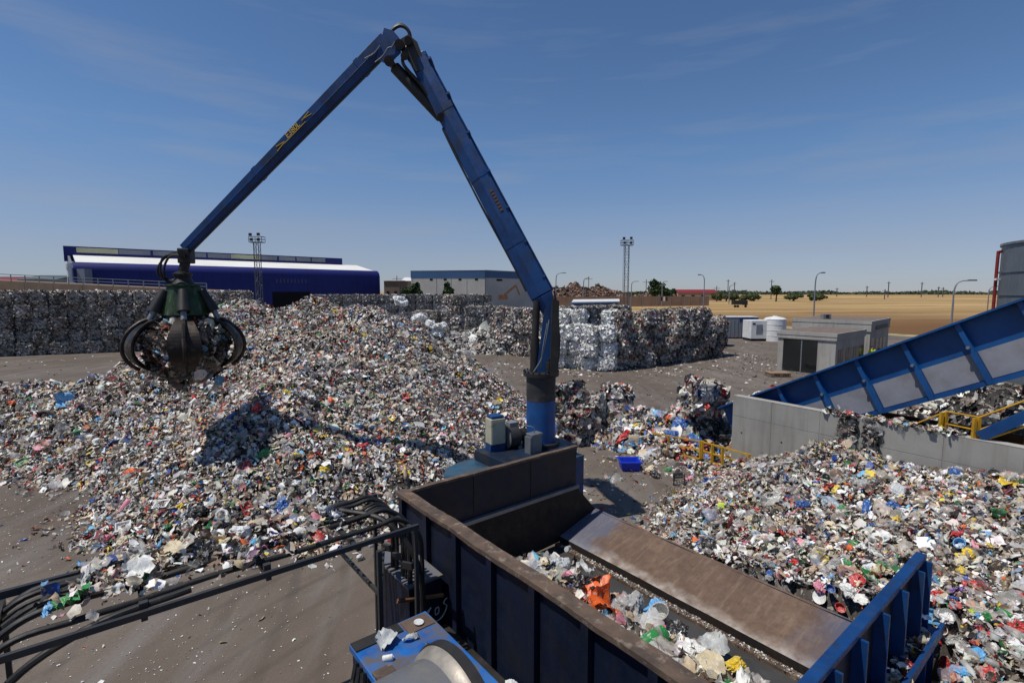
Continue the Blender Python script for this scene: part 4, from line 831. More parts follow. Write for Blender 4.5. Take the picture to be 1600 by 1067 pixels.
NAMED_L = [(238, 675, 'sheet', 'orange', 15, 'bright orange crumpled bag on the left heap below the grapple'), (255, 717, 'rackpiece', 'white', 28, 'white slatted plastic rack lying on the left heap'), (205, 738, 'bag', 'orange', 20, 'orange plastic basket piece low on the left heap'),
 (347, 806, 'ring', 'white', 20, 'thick white plastic ring at the foot of the left heap'), (254, 790, 'tray', 'white', 22, 'white rectangular tray at the foot of the left heap'), (310, 800, 'bag', 'black', 34, 'black crumpled bag near the white ring'), (438, 793, 'bag', 'blue', 34, 'large dark blue bag low on the left heap'),
 (355, 855, 'bag', 'white', 44, 'large white crumpled bag lying on the cable rack hoses'), (402, 656, 'lid', 'white', 14, 'round white lid on the middle of the left heap'), (436, 683, 'lid', 'white', 14, 'round white lid beside green bits on the left heap'), (515, 628, 'bag', 'orange', 14, 'orange brown bag high on the left heap'),
 (490, 632, 'bag', 'black', 24, 'black bag with a red top high on the left heap'), (565, 700, 'bag', 'red', 22, 'dark red torn bag at the middle of the left heap'), (541, 760, 'sheet', 'green', 14, 'green wrapper near the hopper corner'), (625, 734, 'sheet', 'yellow', 16, 'yellow wrapper near the hopper end of the left heap'), (505, 683, 'sheet', 'yellow', 18, 'pale yellow wrapper at the middle of the left heap'),
 (385, 535, 'bag', 'green', 12, 'green bag right of the grapple'), (427, 482, 'bag', 'blue', 12, 'blue bag near the top of the left heap'), (525, 487, 'sheet', 'yellow', 12, 'yellow wrapper near the peak of the left heap'), (105, 628, 'sheet', 'light blue', 30, 'light blue and white film sheet on the left shoulder of the heap'),
 (75, 645, 'sheet', 'white', 28, 'white film sheet on the left shoulder of the heap'), (75, 692, 'sheet', 'orange', 16, 'orange yellow strip low on the far left of the heap'), (150, 855, 'sheet', 'light blue', 22, 'light blue sheet at the tip of the front tongue of waste'), (170, 862, 'sheet', 'yellow', 20, 'pale yellow sheet at the tip of the front tongue of waste'),
 (195, 850, 'bag', 'red', 14, 'red bag on the front tongue of waste'), (168, 840, 'bag', 'pink', 20, 'pinkish red bag on the front tongue of waste'), (680, 722, 'sheet', 'light blue', 16, 'light blue wrapper near the crane deck'), (665, 580, 'sheet', 'turquoise', 10, 'turquoise scrap on the right slope of the left heap'), (740, 632, 'bag', 'red', 10, 'small red bag on the right slope of the left heap'),
 (415, 712, 'bottle', 'green', 30, 'long green bottle on the left heap'), (375, 758, 'bag', 'grey', 24, 'pale grey bag low on the left heap'), (300, 720, 'bag', 'cream', 18, 'beige crumpled bag on the left heap left of centre'), (465, 755, 'bag', 'white', 22, 'white bag low on the left heap near the rack end'), (470, 655, 'sheet', 'pink', 14, 'pink wrapper near the black bag')]
for px, py, k, c, wp, lab in NAMED_L: drop_px(hL, px, py, k, c, wp, lab, d=(8, 34))
NAMED_R = [(1110, 857, 'ball', 'black', 28, 'black plastic ball at the foot of the right heap'), (1092, 850, 'bottle', 'blue', 20, 'blue bottle lying beside the black ball'), (1340, 908, 'lid', 'red', 22, 'bright red round lid on the right heap above the blue panel'), (1326, 923, 'bag', 'white', 26, 'white bag just below the red lid'),
 (1314, 951, 'tub', 'red', 16, 'small red tub beside the ramp'), (1297, 921, 'tub', 'blue', 14, 'small blue tub beside the white bag'), (1278, 870, 'tray', 'cream', 28, 'open cream carton on the right heap left of centre'), (1380, 845, 'sheet', 'white', 28, 'large white flat piece at the middle of the right heap'), (1495, 836, 'bag', 'red', 24, 'orange red bag at the right of the right heap'),
 (1480, 775, 'sheet', 'yellow', 30, 'long yellow wrapper high on the right heap'), (1575, 757, 'sheet', 'yellow', 34, 'wide yellow sheet at the right edge of the heap'), (1355, 797, 'can', 'blue', 28, 'flat blue canister at the middle of the right heap'), (1318, 797, 'bag', 'green', 20, 'green tangled net on the right heap'), (1560, 808, 'tub', 'green', 20, 'green tub near the right edge of the heap'),
 (1505, 812, 'tray', 'white', 18, 'small square white tray high at the right of the heap'), (1390, 792, 'bag', 'blue', 26, 'deep blue bag right of the flat canister'), (1463, 933, 'bag', 'red', 32, 'red and yellow bag right of the blue panel'), (1500, 923, 'sheet', 'purple', 34, 'purple wrapper at the lower right'), (1479, 935, 'can', 'cream', 24, 'olive cream cylinder right of the blue panel'),
 (1560, 955, 'bottle', 'green', 40, 'long green bottle at the lower right of the heap'), (1520, 958, 'sheet', 'lime', 30, 'lime green crumpled wrapper at the lower right'), (1530, 1025, 'bag', 'light blue', 30, 'bright light blue bag at the lower right of the heap'), (1435, 980, 'lid', 'cream', 34, 'large cream disc beside the blue end panel'), (1465, 998, 'bag', 'red', 16, 'small dark red bag near the cream disc'),
 (1545, 1055, 'sheet', 'red', 30, 'torn red sheet at the bottom right'), (1585, 1010, 'bag', 'white', 34, 'white bag at the right edge near the bottom'), (1495, 740, 'bag', 'blue', 26, 'blue bag below the right part of the concrete wall'), (1330, 730, 'sheet', 'white', 22, 'white sheet at the top of the right heap'), (1345, 760, 'bag', 'grey', 30, 'pale grey bag on the upper right heap'),
 (1250, 790, 'bag', 'blue', 26, 'bright blue bag on the left part of the right heap'), (1230, 780, 'bag', 'blue', 18, 'dark blue bag left of the bright blue bag'), (1105, 776, 'bag', 'light blue', 20, 'light blue bag at the far left tip of the right heap'), (1130, 794, 'bag', 'lime', 20, 'lime yellow bag near the left tip of the right heap'), (1172, 813, 'sheet', 'yellow', 22, 'mustard yellow wrapper on the left of the right heap'),
 (1060, 826, 'bag', 'brown', 24, 'brown red bag at the left foot of the right heap'), (1510, 830, 'sheet', 'orange', 22, 'orange wrapper beside the orange red bag'), (1525, 855, 'sheet', 'pink', 26, 'pink wrapper at the right of the right heap'), (1375, 865, 'lid', 'white', 28, 'white oval lid right of the open carton'), (1400, 770, 'bag', 'clear', 34, 'clear film bag on the upper right heap')]
for px, py, k, c, wp, lab in NAMED_R: drop_px(hR, px, py, k, c, wp, lab, d=(4, 22))
NAMED_B = [(970, 663, 'bag', 'blue', 14, 'deep violet blue bag among the fallen bales'), (945, 638, 'sheet', 'light blue', 22, 'pale blue bag on top of the fallen bales'), (1062, 668, 'bag', 'blue', 34, 'bright blue bag behind the yellow railing'), (1050, 682, 'bag', 'blue', 26, 'dark blue sack behind the yellow railing'), (1070, 615, 'bag', 'red', 18, 'red bag on the bale above the railing'),
 (1100, 640, 'bag', 'black', 30, 'black sack high on the heap beside the wall end'), (1120, 665, 'bag', 'black', 40, 'large black sack beside the concrete wall end'), (1125, 690, 'bag', 'black', 36, 'black sack low beside the concrete wall end'), (1128, 648, 'bag', 'white', 20, 'pale torn bag beside the wall end'), (1085, 690, 'bag', 'blue', 30, 'navy blue sack behind the railing posts'), (1100, 642, 'bag', 'purple', 18, 'purple bag high on the heap beside the wall end'),
 (1045, 655, 'bag', 'orange', 18, 'orange pink bag left of the bright blue bag'), (1062, 645, 'bag', 'pink', 18, 'pink bag on the heap behind the railing'), (975, 685, 'sheet', 'red', 34, 'dark red torn bag left of the yellow railing'), (992, 690, 'sheet', 'light blue', 20, 'light blue hanging bag at the left end of the railing'), (935, 668, 'bag', 'black', 24, 'black sack between the fallen bales'), (1000, 650, 'bag', 'black', 24, 'black sack at the right of the fallen bales'), (924, 650, 'sheet', 'red', 16, 'red strip on the fallen bales'),
 (1165, 695, 'bag', 'green', 1, 'x')][:-1]
for px, py, k, c, wp, lab in NAMED_B: drop_px(hB, px, py, k, c, wp, lab, d=(14, 32))
# ground items in front of the railing
flat = lambda x, y: np.zeros_like(x)
for px, py, k, c, wp, lab in [(1112, 757, 'bag', 'blue', 34, 'navy blue sack on the ground in front of the railing'), (1062, 755, 'crate', 'black', 26, 'black slatted crate on the ground before the railing'), (1008, 716, 'bag', 'white', 22, 'white bag on the ground at the left end of the railing'), (1025, 745, 'bag', 'black', 26, 'black crumpled sack on the ground before the railing'), (1015, 735, 'bag', 'cream', 20, 'beige bag on the ground before the railing'),
  (1052, 742, 'sheet', 'white', 30, 'white sheet beside the black sack before the railing'), (1075, 748, 'sheet', 'pink', 20, 'pinkish bag beside the black crate'), (1113, 757, 'can', 'white', 1, ''), (1135, 752, 'can', 'cream', 18, 'cream canister on the ground in front of the railing'), (968, 702, 'sheet', 'light blue', 36, 'large light blue sheet beside the blue tub'), (1180, 752, 'bag', 'grey', 24, 'grey sack below the right end of the railing'), (925, 684, 'bag', 'grey', 18, 'grey bag near the wire bound bale'),
  (940, 692, 'sheet', 'white', 20, 'white scrap on the ground near the wire bound bale'), (1140, 780, 'sheet', 'white', 28, 'white film scrap at the tip of the right heap'), (1035, 712, 'bag', 'blue', 20, 'dark blue rag under the railing'), (1044, 735, 'bag', 'green', 14, 'green bag under the railing'), (1070, 795, 'tray', 'white', 26, 'white strip of plastic on the bare ground by the right heap'), (1170, 765, 'bag', 'blue', 22, 'blue bag at the foot of the railing')]:
    if lab: drop_px(flat, px, py, k, c, wp, lab, d=(5, 40))
tb = empty('storage_tub', G(983, 735), 'bright royal blue open storage tub on the bare ground', 'tub')
q = G(983, 733); sz_ = .34
MB().loft([[q+V((x*.28, y*.22, 0)) for x, y in ((-1, -1), (1, -1), (1, 1), (-1, 1))], [q+V((x*.36, y*.28, .34)) for x, y in ((-1, -1), (1, -1), (1, 1), (-1, 1))], [q+V((x*.33, y*.25, .34)) for x, y in ((-1, -1), (1, -1), (1, 1), (-1, 1))], [q+V((x*.26, y*.2, .03)) for x, y in ((-1, -1), (1, -1), (1, 1), (-1, 1))]]).build('body', M['clean_item'], tb)
MB().box(q+V((0, -.3, .33)), .78, .06, .04).build('rim', M['clean_item'], tb); MB().box(q+V((0, .3, .33)), .78, .06, .04).build('rim', M['clean_item'], tb)
# random scatter of further individual pieces
KW = [('bag', .34), ('sheet', .3), ('bottle', .13), ('lid', .07), ('tub', .06), ('tray', .06), ('can', .04)]
CW = [('white', .3), ('cream', .12), ('grey', .14), ('black', .08), ('red', .08), ('blue', .07), ('light blue', .05), ('green', .05), ('yellow', .04), ('orange', .03), ('pink', .02), ('brown', .02)]
def wpick(ws): return random.choices([a for a, _ in ws], [b for _, b in ws])[0]
cnt = 0
while cnt < 190:
    px, py = random.uniform(1030, 1600), random.uniform(715, 1060); r = hit(hR, px, py, 4, 22)
    if r is None or hR(np.array([r[0].x]), np.array([r[0].y]))[0] < .05: continue
    k, c = wpick(KW), wpick(CW); s = random.uniform(.16, .32)*(.8 if k in ('lid', 'tub', 'bottle') else 1); lab = f'{c} {NM[k][1]} among the loose waste on the right heap'
    drop(k, r[0]+r[1]*s*.08, r[1], s, c, lab, f'{c} {NM[k][2]} pieces on the right heap', tilt=.45); cnt += 1
cnt = 0
while cnt < 170:
    px, py = random.uniform(5, 740), random.uniform(600, 900); r = hit(hL, px, py, 8, 30)
    if r is None or hL(np.array([r[0].x]), np.array([r[0].y]))[0] < .05: continue
    k, c = wpick(KW), wpick(CW); s = random.uniform(.2, .42)*(.8 if k in ('lid', 'tub', 'bottle') else 1); lab = f'{c} {NM[k][1]} among the loose waste on the left heap'
    drop(k, r[0]+r[1]*s*.08, r[1], s, c, lab, f'{c} {NM[k][2]} pieces on the left heap', tilt=.45); cnt += 1
# each scattered piece named by its place among its like, from left to right as the yard is seen
ORD2 = ORD+['twenty-fourth', 'twenty-fifth', 'twenty-sixth', 'twenty-seventh', 'twenty-eighth', 'twenty-ninth', 'thirtieth', 'thirty-first', 'thirty-second', 'thirty-third', 'thirty-fourth', 'thirty-fifth']
_g = {}
for o in list(col.objects):
    if 'among the loose waste' in o.get('label', ''): _g.setdefault(o['label'], []).append(o)
for lab, os_ in _g.items():
    if len(os_) > 1:
        for o, w_ in zip(sorted(os_, key=lambda q: q.location.x/q.location.y), ORD2+['last']*60):
            h_ = lab.rsplit(' ', 2); o['label'] = f'{w_} {lab.split(" among")[0]} from left loose on the {h_[1]} heap'
# waste inside the hopper
HI = [(2.3, 2.75, 'sheet', 'orange', .95, 'large orange sheet in the hopper'), (2.9, 2.65, 'sheet', 'orange', .8, 'orange flap lying along the hopper wall'), (1.9, 2.75, 'bag', 'black', .7, 'black torn sack in the hopper above the orange sheet'), (2.35, 3.0, 'sheet', 'black', .5, 'black strip over the orange sheet in the hopper'), (3.9, 2.55, 'can', 'green', .62, 'long green canister in the hopper'), (3.35, 3.35, 'bag', 'light blue', .5, 'blue film bag beside the hopper floor strip'),
      (3.0, 3.05, 'bag', 'grey', .62, 'pale grey bag in the middle of the hopper'), (5.0, 3.1, 'bag', 'yellow', .42, 'yellow bag near the end of the hopper'), (4.35, 2.9, 'bag', 'white', .55, 'white crumpled bag near the green canister'), (4.0, 3.1, 'bag', 'black', .45, 'black bag beside the white bag in the hopper'), (1.15, 3.0, 'bag', 'clear', .6, 'clear film bag at the rear of the hopper'), (1.5, 2.9, 'bag', 'pink', .4, 'magenta pink bag at the rear of the hopper'),
      (.75, 3.7, 'bottle', 'clear', .42, 'clear plastic jug standing beside the ramp foot'), (4.75, 2.7, 'sheet', 'cream', .6, 'cream wrapper in the near end of the hopper'), (5.3, 2.8, 'sheet', 'white', .7, 'long white strip in the near end of the hopper'), (5.45, 2.55, 'bag', 'blue', .4, 'blue bag in the near end of the hopper'), (3.6, 3.2, 'tub', 'grey', .4, 'grey tub in the middle of the hopper'), (4.55, 3.3, 'sheet', 'clear', .5, 'clear film sheet on the bare hopper floor'), (1.6, 3.35, 'sheet', 'clear', .5, 'clear film sheet near the rear of the hopper'), (2.7, 3.2, 'bag', 'red', .22, 'small red bag in the hopper')]
for a_, b_, k, c, s, lab in HI: drop(k, HB(a_, b_, .3+s*.15), ZV, s, c, lab, None, tilt=.3)
def hopper_fill():
    rng = np.random.default_rng(77); a = Acc(); N = 1500; aa = rng.uniform(.5, 6.6, N); bb = 1.5+rng.beta(1.6, 1.8, N)*2.0
    top = .36*np.clip((3.55+.25*np.sin(aa*2.1)-bb)/.9, 0, 1)+.03; z = .05+top*rng.uniform(.3, 1.05, N)
    ok = bb > 1.8*(1-z/2.4)+.12; aa, bb, z = aa[ok], bb[ok], z[ok]; N = len(aa)
    p = np.array(HO)[None]+np.array(AV)[None]*aa[:, None]+np.array(BV)[None]*bb[:, None]; p[:, 2] = z
    sz = rng.uniform(.08, .36, N); nr = np.tile([0, 0, 1.0], (N, 1)); cl = pick_cols(N, PAL, rng); k = rng.random(N) < .22; f = grid_faces(5)
    a.add(place(crumples((~k).sum(), 5, rng), p[~k], nr[~k], sz[~k], rng, .6), f, cl[~k], 0); a.add(place(crumples(k.sum(), 5, rng, .3), p[k], nr[k], sz[k]*1.5, rng, .6), f, np.clip(cl[k]*.4+.42, 0, .8), 1)
    N = 900; aa = rng.uniform(.2, 6.7, N); p = np.array(HO)[None]+np.array(AV)[None]*aa[:, None]+np.array(BV)[None]*rng.normal(4.05, .035, (N, 1)); p[:, 2] = .1
    a.add(place(crumples(N, 3, rng), p, np.tile([0, 0, 1.0], (N, 1)), rng.uniform(.015, .05, N), rng, .5), grid_faces(3), pick_cols(N, PAL_GREY, rng), 0)
    a.build('hopper_waste', HB(3.5, 2.8), [M['waste'], M['film']], 'loose waste lying along the floor of the blue hopper', 'waste')
hopper_fill()
def pieces_on(name, P, Nn, sizes, pal, label, cat, seed, n=5, film=.15, tilt=.6):
    rng = np.random.default_rng(seed); a = Acc(); N = len(P); cl = pick_cols(N, pal, rng); k = rng.random(N) < film; f = grid_faces(n)
    a.add(place(crumples((~k).sum(), n, rng, .28), P[~k], Nn[~k], sizes[~k], rng, tilt), f, cl[~k], 0)
    if k.sum(): a.add(place(crumples(k.sum(), n, rng, .3), P[k], Nn[k], sizes[k]*1.3, rng, tilt), f, np.clip(cl[k]*.4+.42, 0, .8), 1)
    return a.build(name, P.mean(0), [M['waste'], M['film']], label, cat)
def on_rack():
    rng = np.random.default_rng(5); N = 420; bb = np.concatenate([rng.normal(-4.3, .35, 130), rng.normal(-2.95, .45, 170), rng.uniform(-4.6, -1.7, 120)]); aa = np.clip(rng.normal(1.3, .28, N), .7, 2.0)
    P = np.array([HB(x, y, RZ+.0+random.uniform(0, .14)) for x, y in zip(aa, bb)]); return pieces_on('rack_litter', P, np.tile([0, 0, 1.0], (N, 1)), rng.uniform(.04, .2, N), PAL, 'scraps of plastic caught on top of the cable rack', 'litter', 15)
on_rack()
for a_, b_, k, c, s, lab in ((1.15, -4.95, 'bag', 'black', .3, 'dark torn rag at the left end of the rack litter'), (1.55, -4.75, 'sheet', 'green', .62, 'dark green printed bag hanging on the cable rack'), (1.65, -4.95, 'sheet', 'light blue', .28, 'light blue scrap under the green bag on the rack'), (1.1, -4.6, 'sheet', 'clear', .6, 'clear film sheet on the left of the cable rack'), (1.45, -4.15, 'sheet', 'white', .6, 'white carton sheet on the cable rack'), (1.2, -4.3, 'sheet', 'red', .26, 'red wrapper on the cable rack'),
                             (1.1, -3.85, 'sheet', 'cream', .6, 'beige paper bag on the cable rack'), (1.0, -3.0, 'bag', 'white', .5, 'big white crumpled sack on the cable rack'), (1.2, -3.2, 'bag', 'cream', .36, 'beige bag beside the big white sack on the rack'), (1.1, -2.2, 'bag', 'white', .26, 'white cloth bundle near the right of the rack'), (.95, -1.85, 'bag', 'clear', .3, 'clear film bundle near the right end of the rack'), (1.35, -3.45, 'sheet', 'black', .5, 'black sheet on the cable rack')):
    s *= .62; drop(k, HB(a_, b_, RZ+.05+s*.15), ZV, s, c, lab, None, tilt=.3)
for a_, b_, k, c, s, lab in ((3.5, -2.0, 'sheet', 'clear', .26, 'fluffy clear film scrap on the blue platform'), (3.62, -1.75, 'sheet', 'clear', .2, 'small clear film scrap on the blue platform'), (3.42, -1.55, 'lid', 'white', .12, 'white lid on the blue platform'), (3.85, -1.68, 'bag', 'black', .1, 'tiny black scrap on the blue platform'), (3.75, -2.1, 'can', 'white', .12, 'white stub on the blue platform'), (4.9, -1.3, 'bag', 'white', .16, 'white film scrap at the platform edge')):
    drop(k, HB(a_, b_, 2.21+s*.15), ZV, s, c, lab, None, tilt=.1)
def ledge_waste():
    rng = np.random.default_rng(9); N = 160; P = np.array([HB(rng.uniform(6.9, 7.08), rng.uniform(1.0, 4.6), 1.33+rng.exponential(.05)) for _ in range(N)])
    pieces_on('ledge_litter', P, np.tile([0, 0, 1.0], (N, 1)), rng.uniform(.06, .2, N), PAL, 'scraps of plastic heaped on the ledge of the end panel', 'litter', 16)
ledge_waste()
def litter():
    rng = np.random.default_rng(8); a = Acc()
    for N, bx, s0, s1, pal in ((9000, (-16, 2, 3.5, 16), .006, .03, PAL_GREY), (2600, (-16, 2, 3.5, 16), .012, .045, PAL_WHITE), (500, (-16, 3, 4, 16), .05, .13, PAL), (2200, (-8, 26, 14, 48), .04, .14, PAL), (1200, (-50, 0, 18, 60), .05, .2, PAL), (900, (-10, 45, 30, 66), .08, .28, PAL_GREY), (900, (2, 9, 9, 20), .03, .12, PAL), (1500, (-2, 24, 37, 52), .08, .35, PAL_GREY)):
        x = rng.uniform(bx[0], bx[1], N); y = rng.uniform(bx[2], bx[3], N); keep = vnoise(x*.35+5, y*.35) > rng.uniform(-.9, .8, N)
        aa = (x-HO.x)*AV.x+(y-HO.y)*AV.y; b_ = (x-HO.x)*BV.x+(y-HO.y)*BV.y; keep &= ~((aa > -2.4) & (aa < 7.5) & (b_ > -.1) & (b_ < 5.5)); x, y = x[keep], y[keep]; N = len(x)
        p = np.stack([x, y, np.full(N, .015)], 1); a.add(place(crumples(N, 3, rng, .25), p, np.tile([0, 0, 1.0], (N, 1)), rng.uniform(s0, s1, N), rng, .25), grid_faces(3), pick_cols(N, pal, rng), 0)
    a.build('ground_litter', (0, 15, 0), [M['waste'], M['film']], 'small scraps of plastic strewn over the yard floor', 'litter')
litter()
# white bulk sacks at the far side
for px, py, z, s, lab in ((662, 520, .5, 2.1, 'white bulk sack at the front left of the sack pile'), (684, 522, .4, 1.9, 'white bulk sack at the front right of the sack pile'), (650, 512, 1.3, 1.9, 'white bulk sack at the left of the sack pile'), (672, 506, 1.6, 1.8, 'white bulk sack on the middle of the sack pile'), (690, 510, 1.2, 1.9, 'white bulk sack at the right of the sack pile'), (654, 496, 2.4, 2.0, 'white bulk sack on top of the sack pile'), (625, 470, 3.4, 2.2, 'pale bulk sack behind the heap crest'), (676, 528, .2, 1.6, 'small white sack at the foot of the sack pile')):
    q = A(px, py, 57.5); o = drop('bag', q, ZV, s, 'white', lab, 'white bulk sacks', tilt=.12); o.name = 'bulk_sack'; o['category'] = 'sack'
# ------------------------------------------------------------------ concrete wall with formwork panels
cw = empty('concrete_wall', WO+WV*4, 'pale board marked concrete wall retaining the right heap', 'wall')
def wq(t, q, z): return WO+WV*t+WN*q+ZV*z
def wbox(t0, t1, q0, q1, z0, z1):
    return MB().hexa([wq(t0, q0, z0), wq(t1, q0, z0), wq(t1, q1, z0), wq(t0, q1, z0), wq(t0, q0, z1), wq(t1, q0, z1), wq(t1, q1, z1), wq(t0, q1, z1)])
wbox(0, 12, -.28, -.012, -.05, WTOP-.03).build('core', M['concrete'], cw)
for i, t0 in enumerate((0, 1.35, 2.8, 4.25, 5.7, 7.15, 8.6, 10.05)):
    t1 = min(t0+(1.35 if i == 0 else 1.45)-.012, 12)
    for z0, z1 in ((-.03, 2.02), (2.03, WTOP)):
        wbox(t0, t1, -.012, 0.0+random.uniform(-.002, .003), z0, z1).build('panel', M['concrete'], cw, bevel=.006)
        for z in ((.6, 1.5) if z1 < 2.5 else ()):
            p = wq(t0+.35, .004, z); MB().cyl(p-WN*.01, p+WN*.004, .025, 10).build('tie_hole', M['darkhole'], cw)
wbox(0, 12, -.29, .004, WTOP-.002, WTOP+.012).build('coping', M['concrete2'], cw)
# rags draped over the wall
for t0, wd, ln, lab, sd2 in ((3.55, .26, .85, 'dark torn rags hanging over the concrete wall at left', 3), (4.15, .2, .95, 'dark ragged film strip hanging over the concrete wall', 4)):
    rng = np.random.default_rng(sd2); N = 90; P = np.array([wq(t0+rng.uniform(-wd, wd)*.7, .03+rng.uniform(0, .06), WTOP-ln*rng.random()**1.2) for _ in range(N)])
    pieces_on('hanging_rags', P, np.tile(np.array(WN), (N, 1)), rng.uniform(.1, .34, N), [((50, 48, 46), .5), ((90, 80, 72), .3), ((150, 140, 130), .2)], lab, 'rags', sd2+60, tilt=.3)
rng_ = np.random.default_rng(41); N_ = 260; P_ = np.array([wq(rng_.uniform(2.9, 6.0), rng_.uniform(-.27, .05), WTOP+.02+rng_.exponential(.04)) for _ in range(N_)])
pieces_on('wall_top_litter', P_, np.tile([0, 0, 1.0], (N_, 1)), rng_.uniform(.05, .22, N_), PAL, 'scraps of plastic scattered along the top of the concrete wall', 'litter', 42)
# ------------------------------------------------------------------ yellow railing in front of the wall end
def rail_run(name, pts, hs, label, lean=0.0, parent=None):
    e = parent or empty(name, pts[0], label, 'railing')
    for p in pts: MB().box(V((p.x, p.y, p.z+.46)), .075, .075, .92).build('post', M['yellow'], e)
    for a, b in zip(pts[:-1], pts[1:]):
        for h_ in hs: MB().bar(a+ZV*h_, b+ZV*h_, .035, .05).build('rail', M['yellow'], e)
    return e
d_ = WV
r0 = wq(.78, .22, 0); pts = [r0-d_*x for x in (0, .95, 1.35, 1.75)]
rail_run('yellow_railing', pts, (.25, .57, .89), 'low yellow steel railing in front of the concrete wall end')
pts2 = [r0-d_*x+WN*y-ZV*z for x, y, z in ((1.82, .0, .0), (3.2, .05, .12), (4.5, .18, .22))]
rail_run('yellow_railing', pts2, (.25, .57, .89), 'bent yellow steel railing half buried in bags')
# ------------------------------------------------------------------ inclined conveyor behind the wall
CS = V((8.3, 17.5, 2.55)); cdh = V((.56, -.8285, 0)); SL = math.radians(27.5); CD = (cdh*math.cos(SL)+ZV*math.sin(SL)); CNm = V((-.8285, -.56, 0)); CU = (ZV*math.cos(SL)-cdh*math.sin(SL)); CLn = 15.0
cv = empty('belt_conveyor', V((CS.x, CS.y, 0)), 'blue inclined belt conveyor with sunlit lower patches painted pale behind the concrete wall', 'conveyor')
def cq(l, n_, u): return CS+CD*l+CNm*n_+CU*u
def cbox(l0, l1, n0, n1, u0, u1): return MB().hexa([cq(l0, n0, u0), cq(l1, n0, u0), cq(l1, n1, u0), cq(l0, n1, u0), cq(l0, n0, u1), cq(l1, n0, u1), cq(l1, n1, u1), cq(l0, n1, u1)])
LB = -1.2; SHT = -1.5
cbox(LB, CLn, -.03, 0, SHT, 0).build('side_wall', M['blue_conv'], cv)
cbox(LB, CLn, -1.75, -1.72, SHT, 0).build('side_wall', M['blue_conv'], cv)
cbox(LB, CLn, -1.72, -.03, SHT+.25, SHT+.30).build('belt', M['black'], cv)
cbox(LB, CLn, -.05, .32, 0.0, .05).build('top_flange', M['blue_conv'], cv)
cbox(LB, CLn, -1.85, -1.7, 0, .06).build('top_flange', M['blue_conv'], cv)
cbox(LB, CLn, -.05, .16, SHT-.12, SHT).build('bottom_flange', M['blue_conv'], cv)
lit_pm = pm('painted_sunlit_patch', (132, 134, 142), (118, 118, 124), 1.5, dirt=(108, 104, 102), dscale=1.2, dlo=.5, dhi=.8, rough=.55)  # sunlit patches below the lip's shadow, painted as paler panels between the ribs
RIB = [-.1, 1.15, 2.4, 3.65, 4.9, 6.15, 7.4, 8.65, 9.9, 11.15, 12.4]
for i, l in enumerate(RIB):
    cbox(l-.035, l+.035, .0, .2, SHT-.02, -.002).build('rib', M['blue_conv'], cv)
    cbox(l-.055, l+.055, .2, .215, SHT-.1, -.002).build('rib_flange', M['blue_conv'], cv)
    p = cq(l-.02, .23, SHT*.42); MB().cyl(p, p+CNm*.05, .04, 8).build('bolt', M['galv'], cv)
    if i < len(RIB)-1: cbox(l+.05, RIB[i+1]-.05, .004, .016, SHT+.02, SHT*.52).build('sunlit_patch', lit_pm, cv)
MB().bar(cq(8.2, .1, SHT-.1), cq(9.6, .9, SHT-.9)+ZV*-.3, .09, .12).build('strut', M['blue_conv'], cv)
MB().bar(cq(2.6, -.9, SHT), V((cq(2.6, -.9, 0).x, cq(2.6, -.9, 0).y, 0)), .2, .2).build('support_leg', M['blue_conv'], cv)
MB().bar(cq(12.5, -.9, SHT), V((cq(12.5, -.9, 0).x, cq(12.5, -.9, 0).y, 0)), .2, .2).build('support_leg', M['blue_conv'], cv)
N_ = 120; P_ = np.array([cq(rng_.uniform(-1.2, .6), rng_.uniform(-1.6, -.1), rng_.uniform(-.35, .1)) for _ in range(N_)])
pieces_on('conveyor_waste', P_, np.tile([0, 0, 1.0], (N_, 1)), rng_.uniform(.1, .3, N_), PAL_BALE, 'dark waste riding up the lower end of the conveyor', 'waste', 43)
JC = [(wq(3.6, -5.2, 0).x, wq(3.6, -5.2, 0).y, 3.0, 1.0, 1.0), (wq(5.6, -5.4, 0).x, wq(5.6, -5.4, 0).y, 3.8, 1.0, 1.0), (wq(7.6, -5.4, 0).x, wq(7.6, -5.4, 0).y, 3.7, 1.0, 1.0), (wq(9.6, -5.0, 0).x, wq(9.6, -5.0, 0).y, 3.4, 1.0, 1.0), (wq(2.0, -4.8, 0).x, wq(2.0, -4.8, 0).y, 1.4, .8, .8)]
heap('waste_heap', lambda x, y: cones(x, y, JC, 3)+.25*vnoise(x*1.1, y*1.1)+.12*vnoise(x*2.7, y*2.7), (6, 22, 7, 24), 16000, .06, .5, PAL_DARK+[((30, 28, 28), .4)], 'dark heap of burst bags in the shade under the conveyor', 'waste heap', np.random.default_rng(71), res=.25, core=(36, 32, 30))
# ochre platform and stair railing beneath the conveyor
sp_ = empty('ochre_platform', A(1480, 680, 12.6), 'ochre steel platform behind the concrete wall under the conveyor', 'platform')
wbox(2.6, 9.0, -3.4, -.9, 1.55, 1.66).build('deck', M['ochre'], sp_)
for t in (2.8, 5.0, 7.2, 8.8): wbox(t, t+.12, -1.1, -.98, 0, 1.55).build('leg', M['ochre'], sp_)
wbox(2.6, 9.0, -3.5, -3.4, 1.66, 2.3).build('back_board', M['ochre'], sp_)
wbox(2.6, 9.0, -.95, -.88, 1.66, 1.9).build('toe_board', M['ochre'], sp_)
N_ = 500; P_ = np.array([wq(rng_.uniform(2.8, 8.8), rng_.uniform(-3.3, -1.2), 1.7+rng_.exponential(.14)) for _ in range(N_)])
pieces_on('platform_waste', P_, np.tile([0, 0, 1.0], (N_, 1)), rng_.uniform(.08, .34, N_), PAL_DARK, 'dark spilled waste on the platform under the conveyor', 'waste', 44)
sr = empty('stair_railing', A(1484, 690, 12.5), 'yellow stair railing with round rails beneath the conveyor', 'railing')
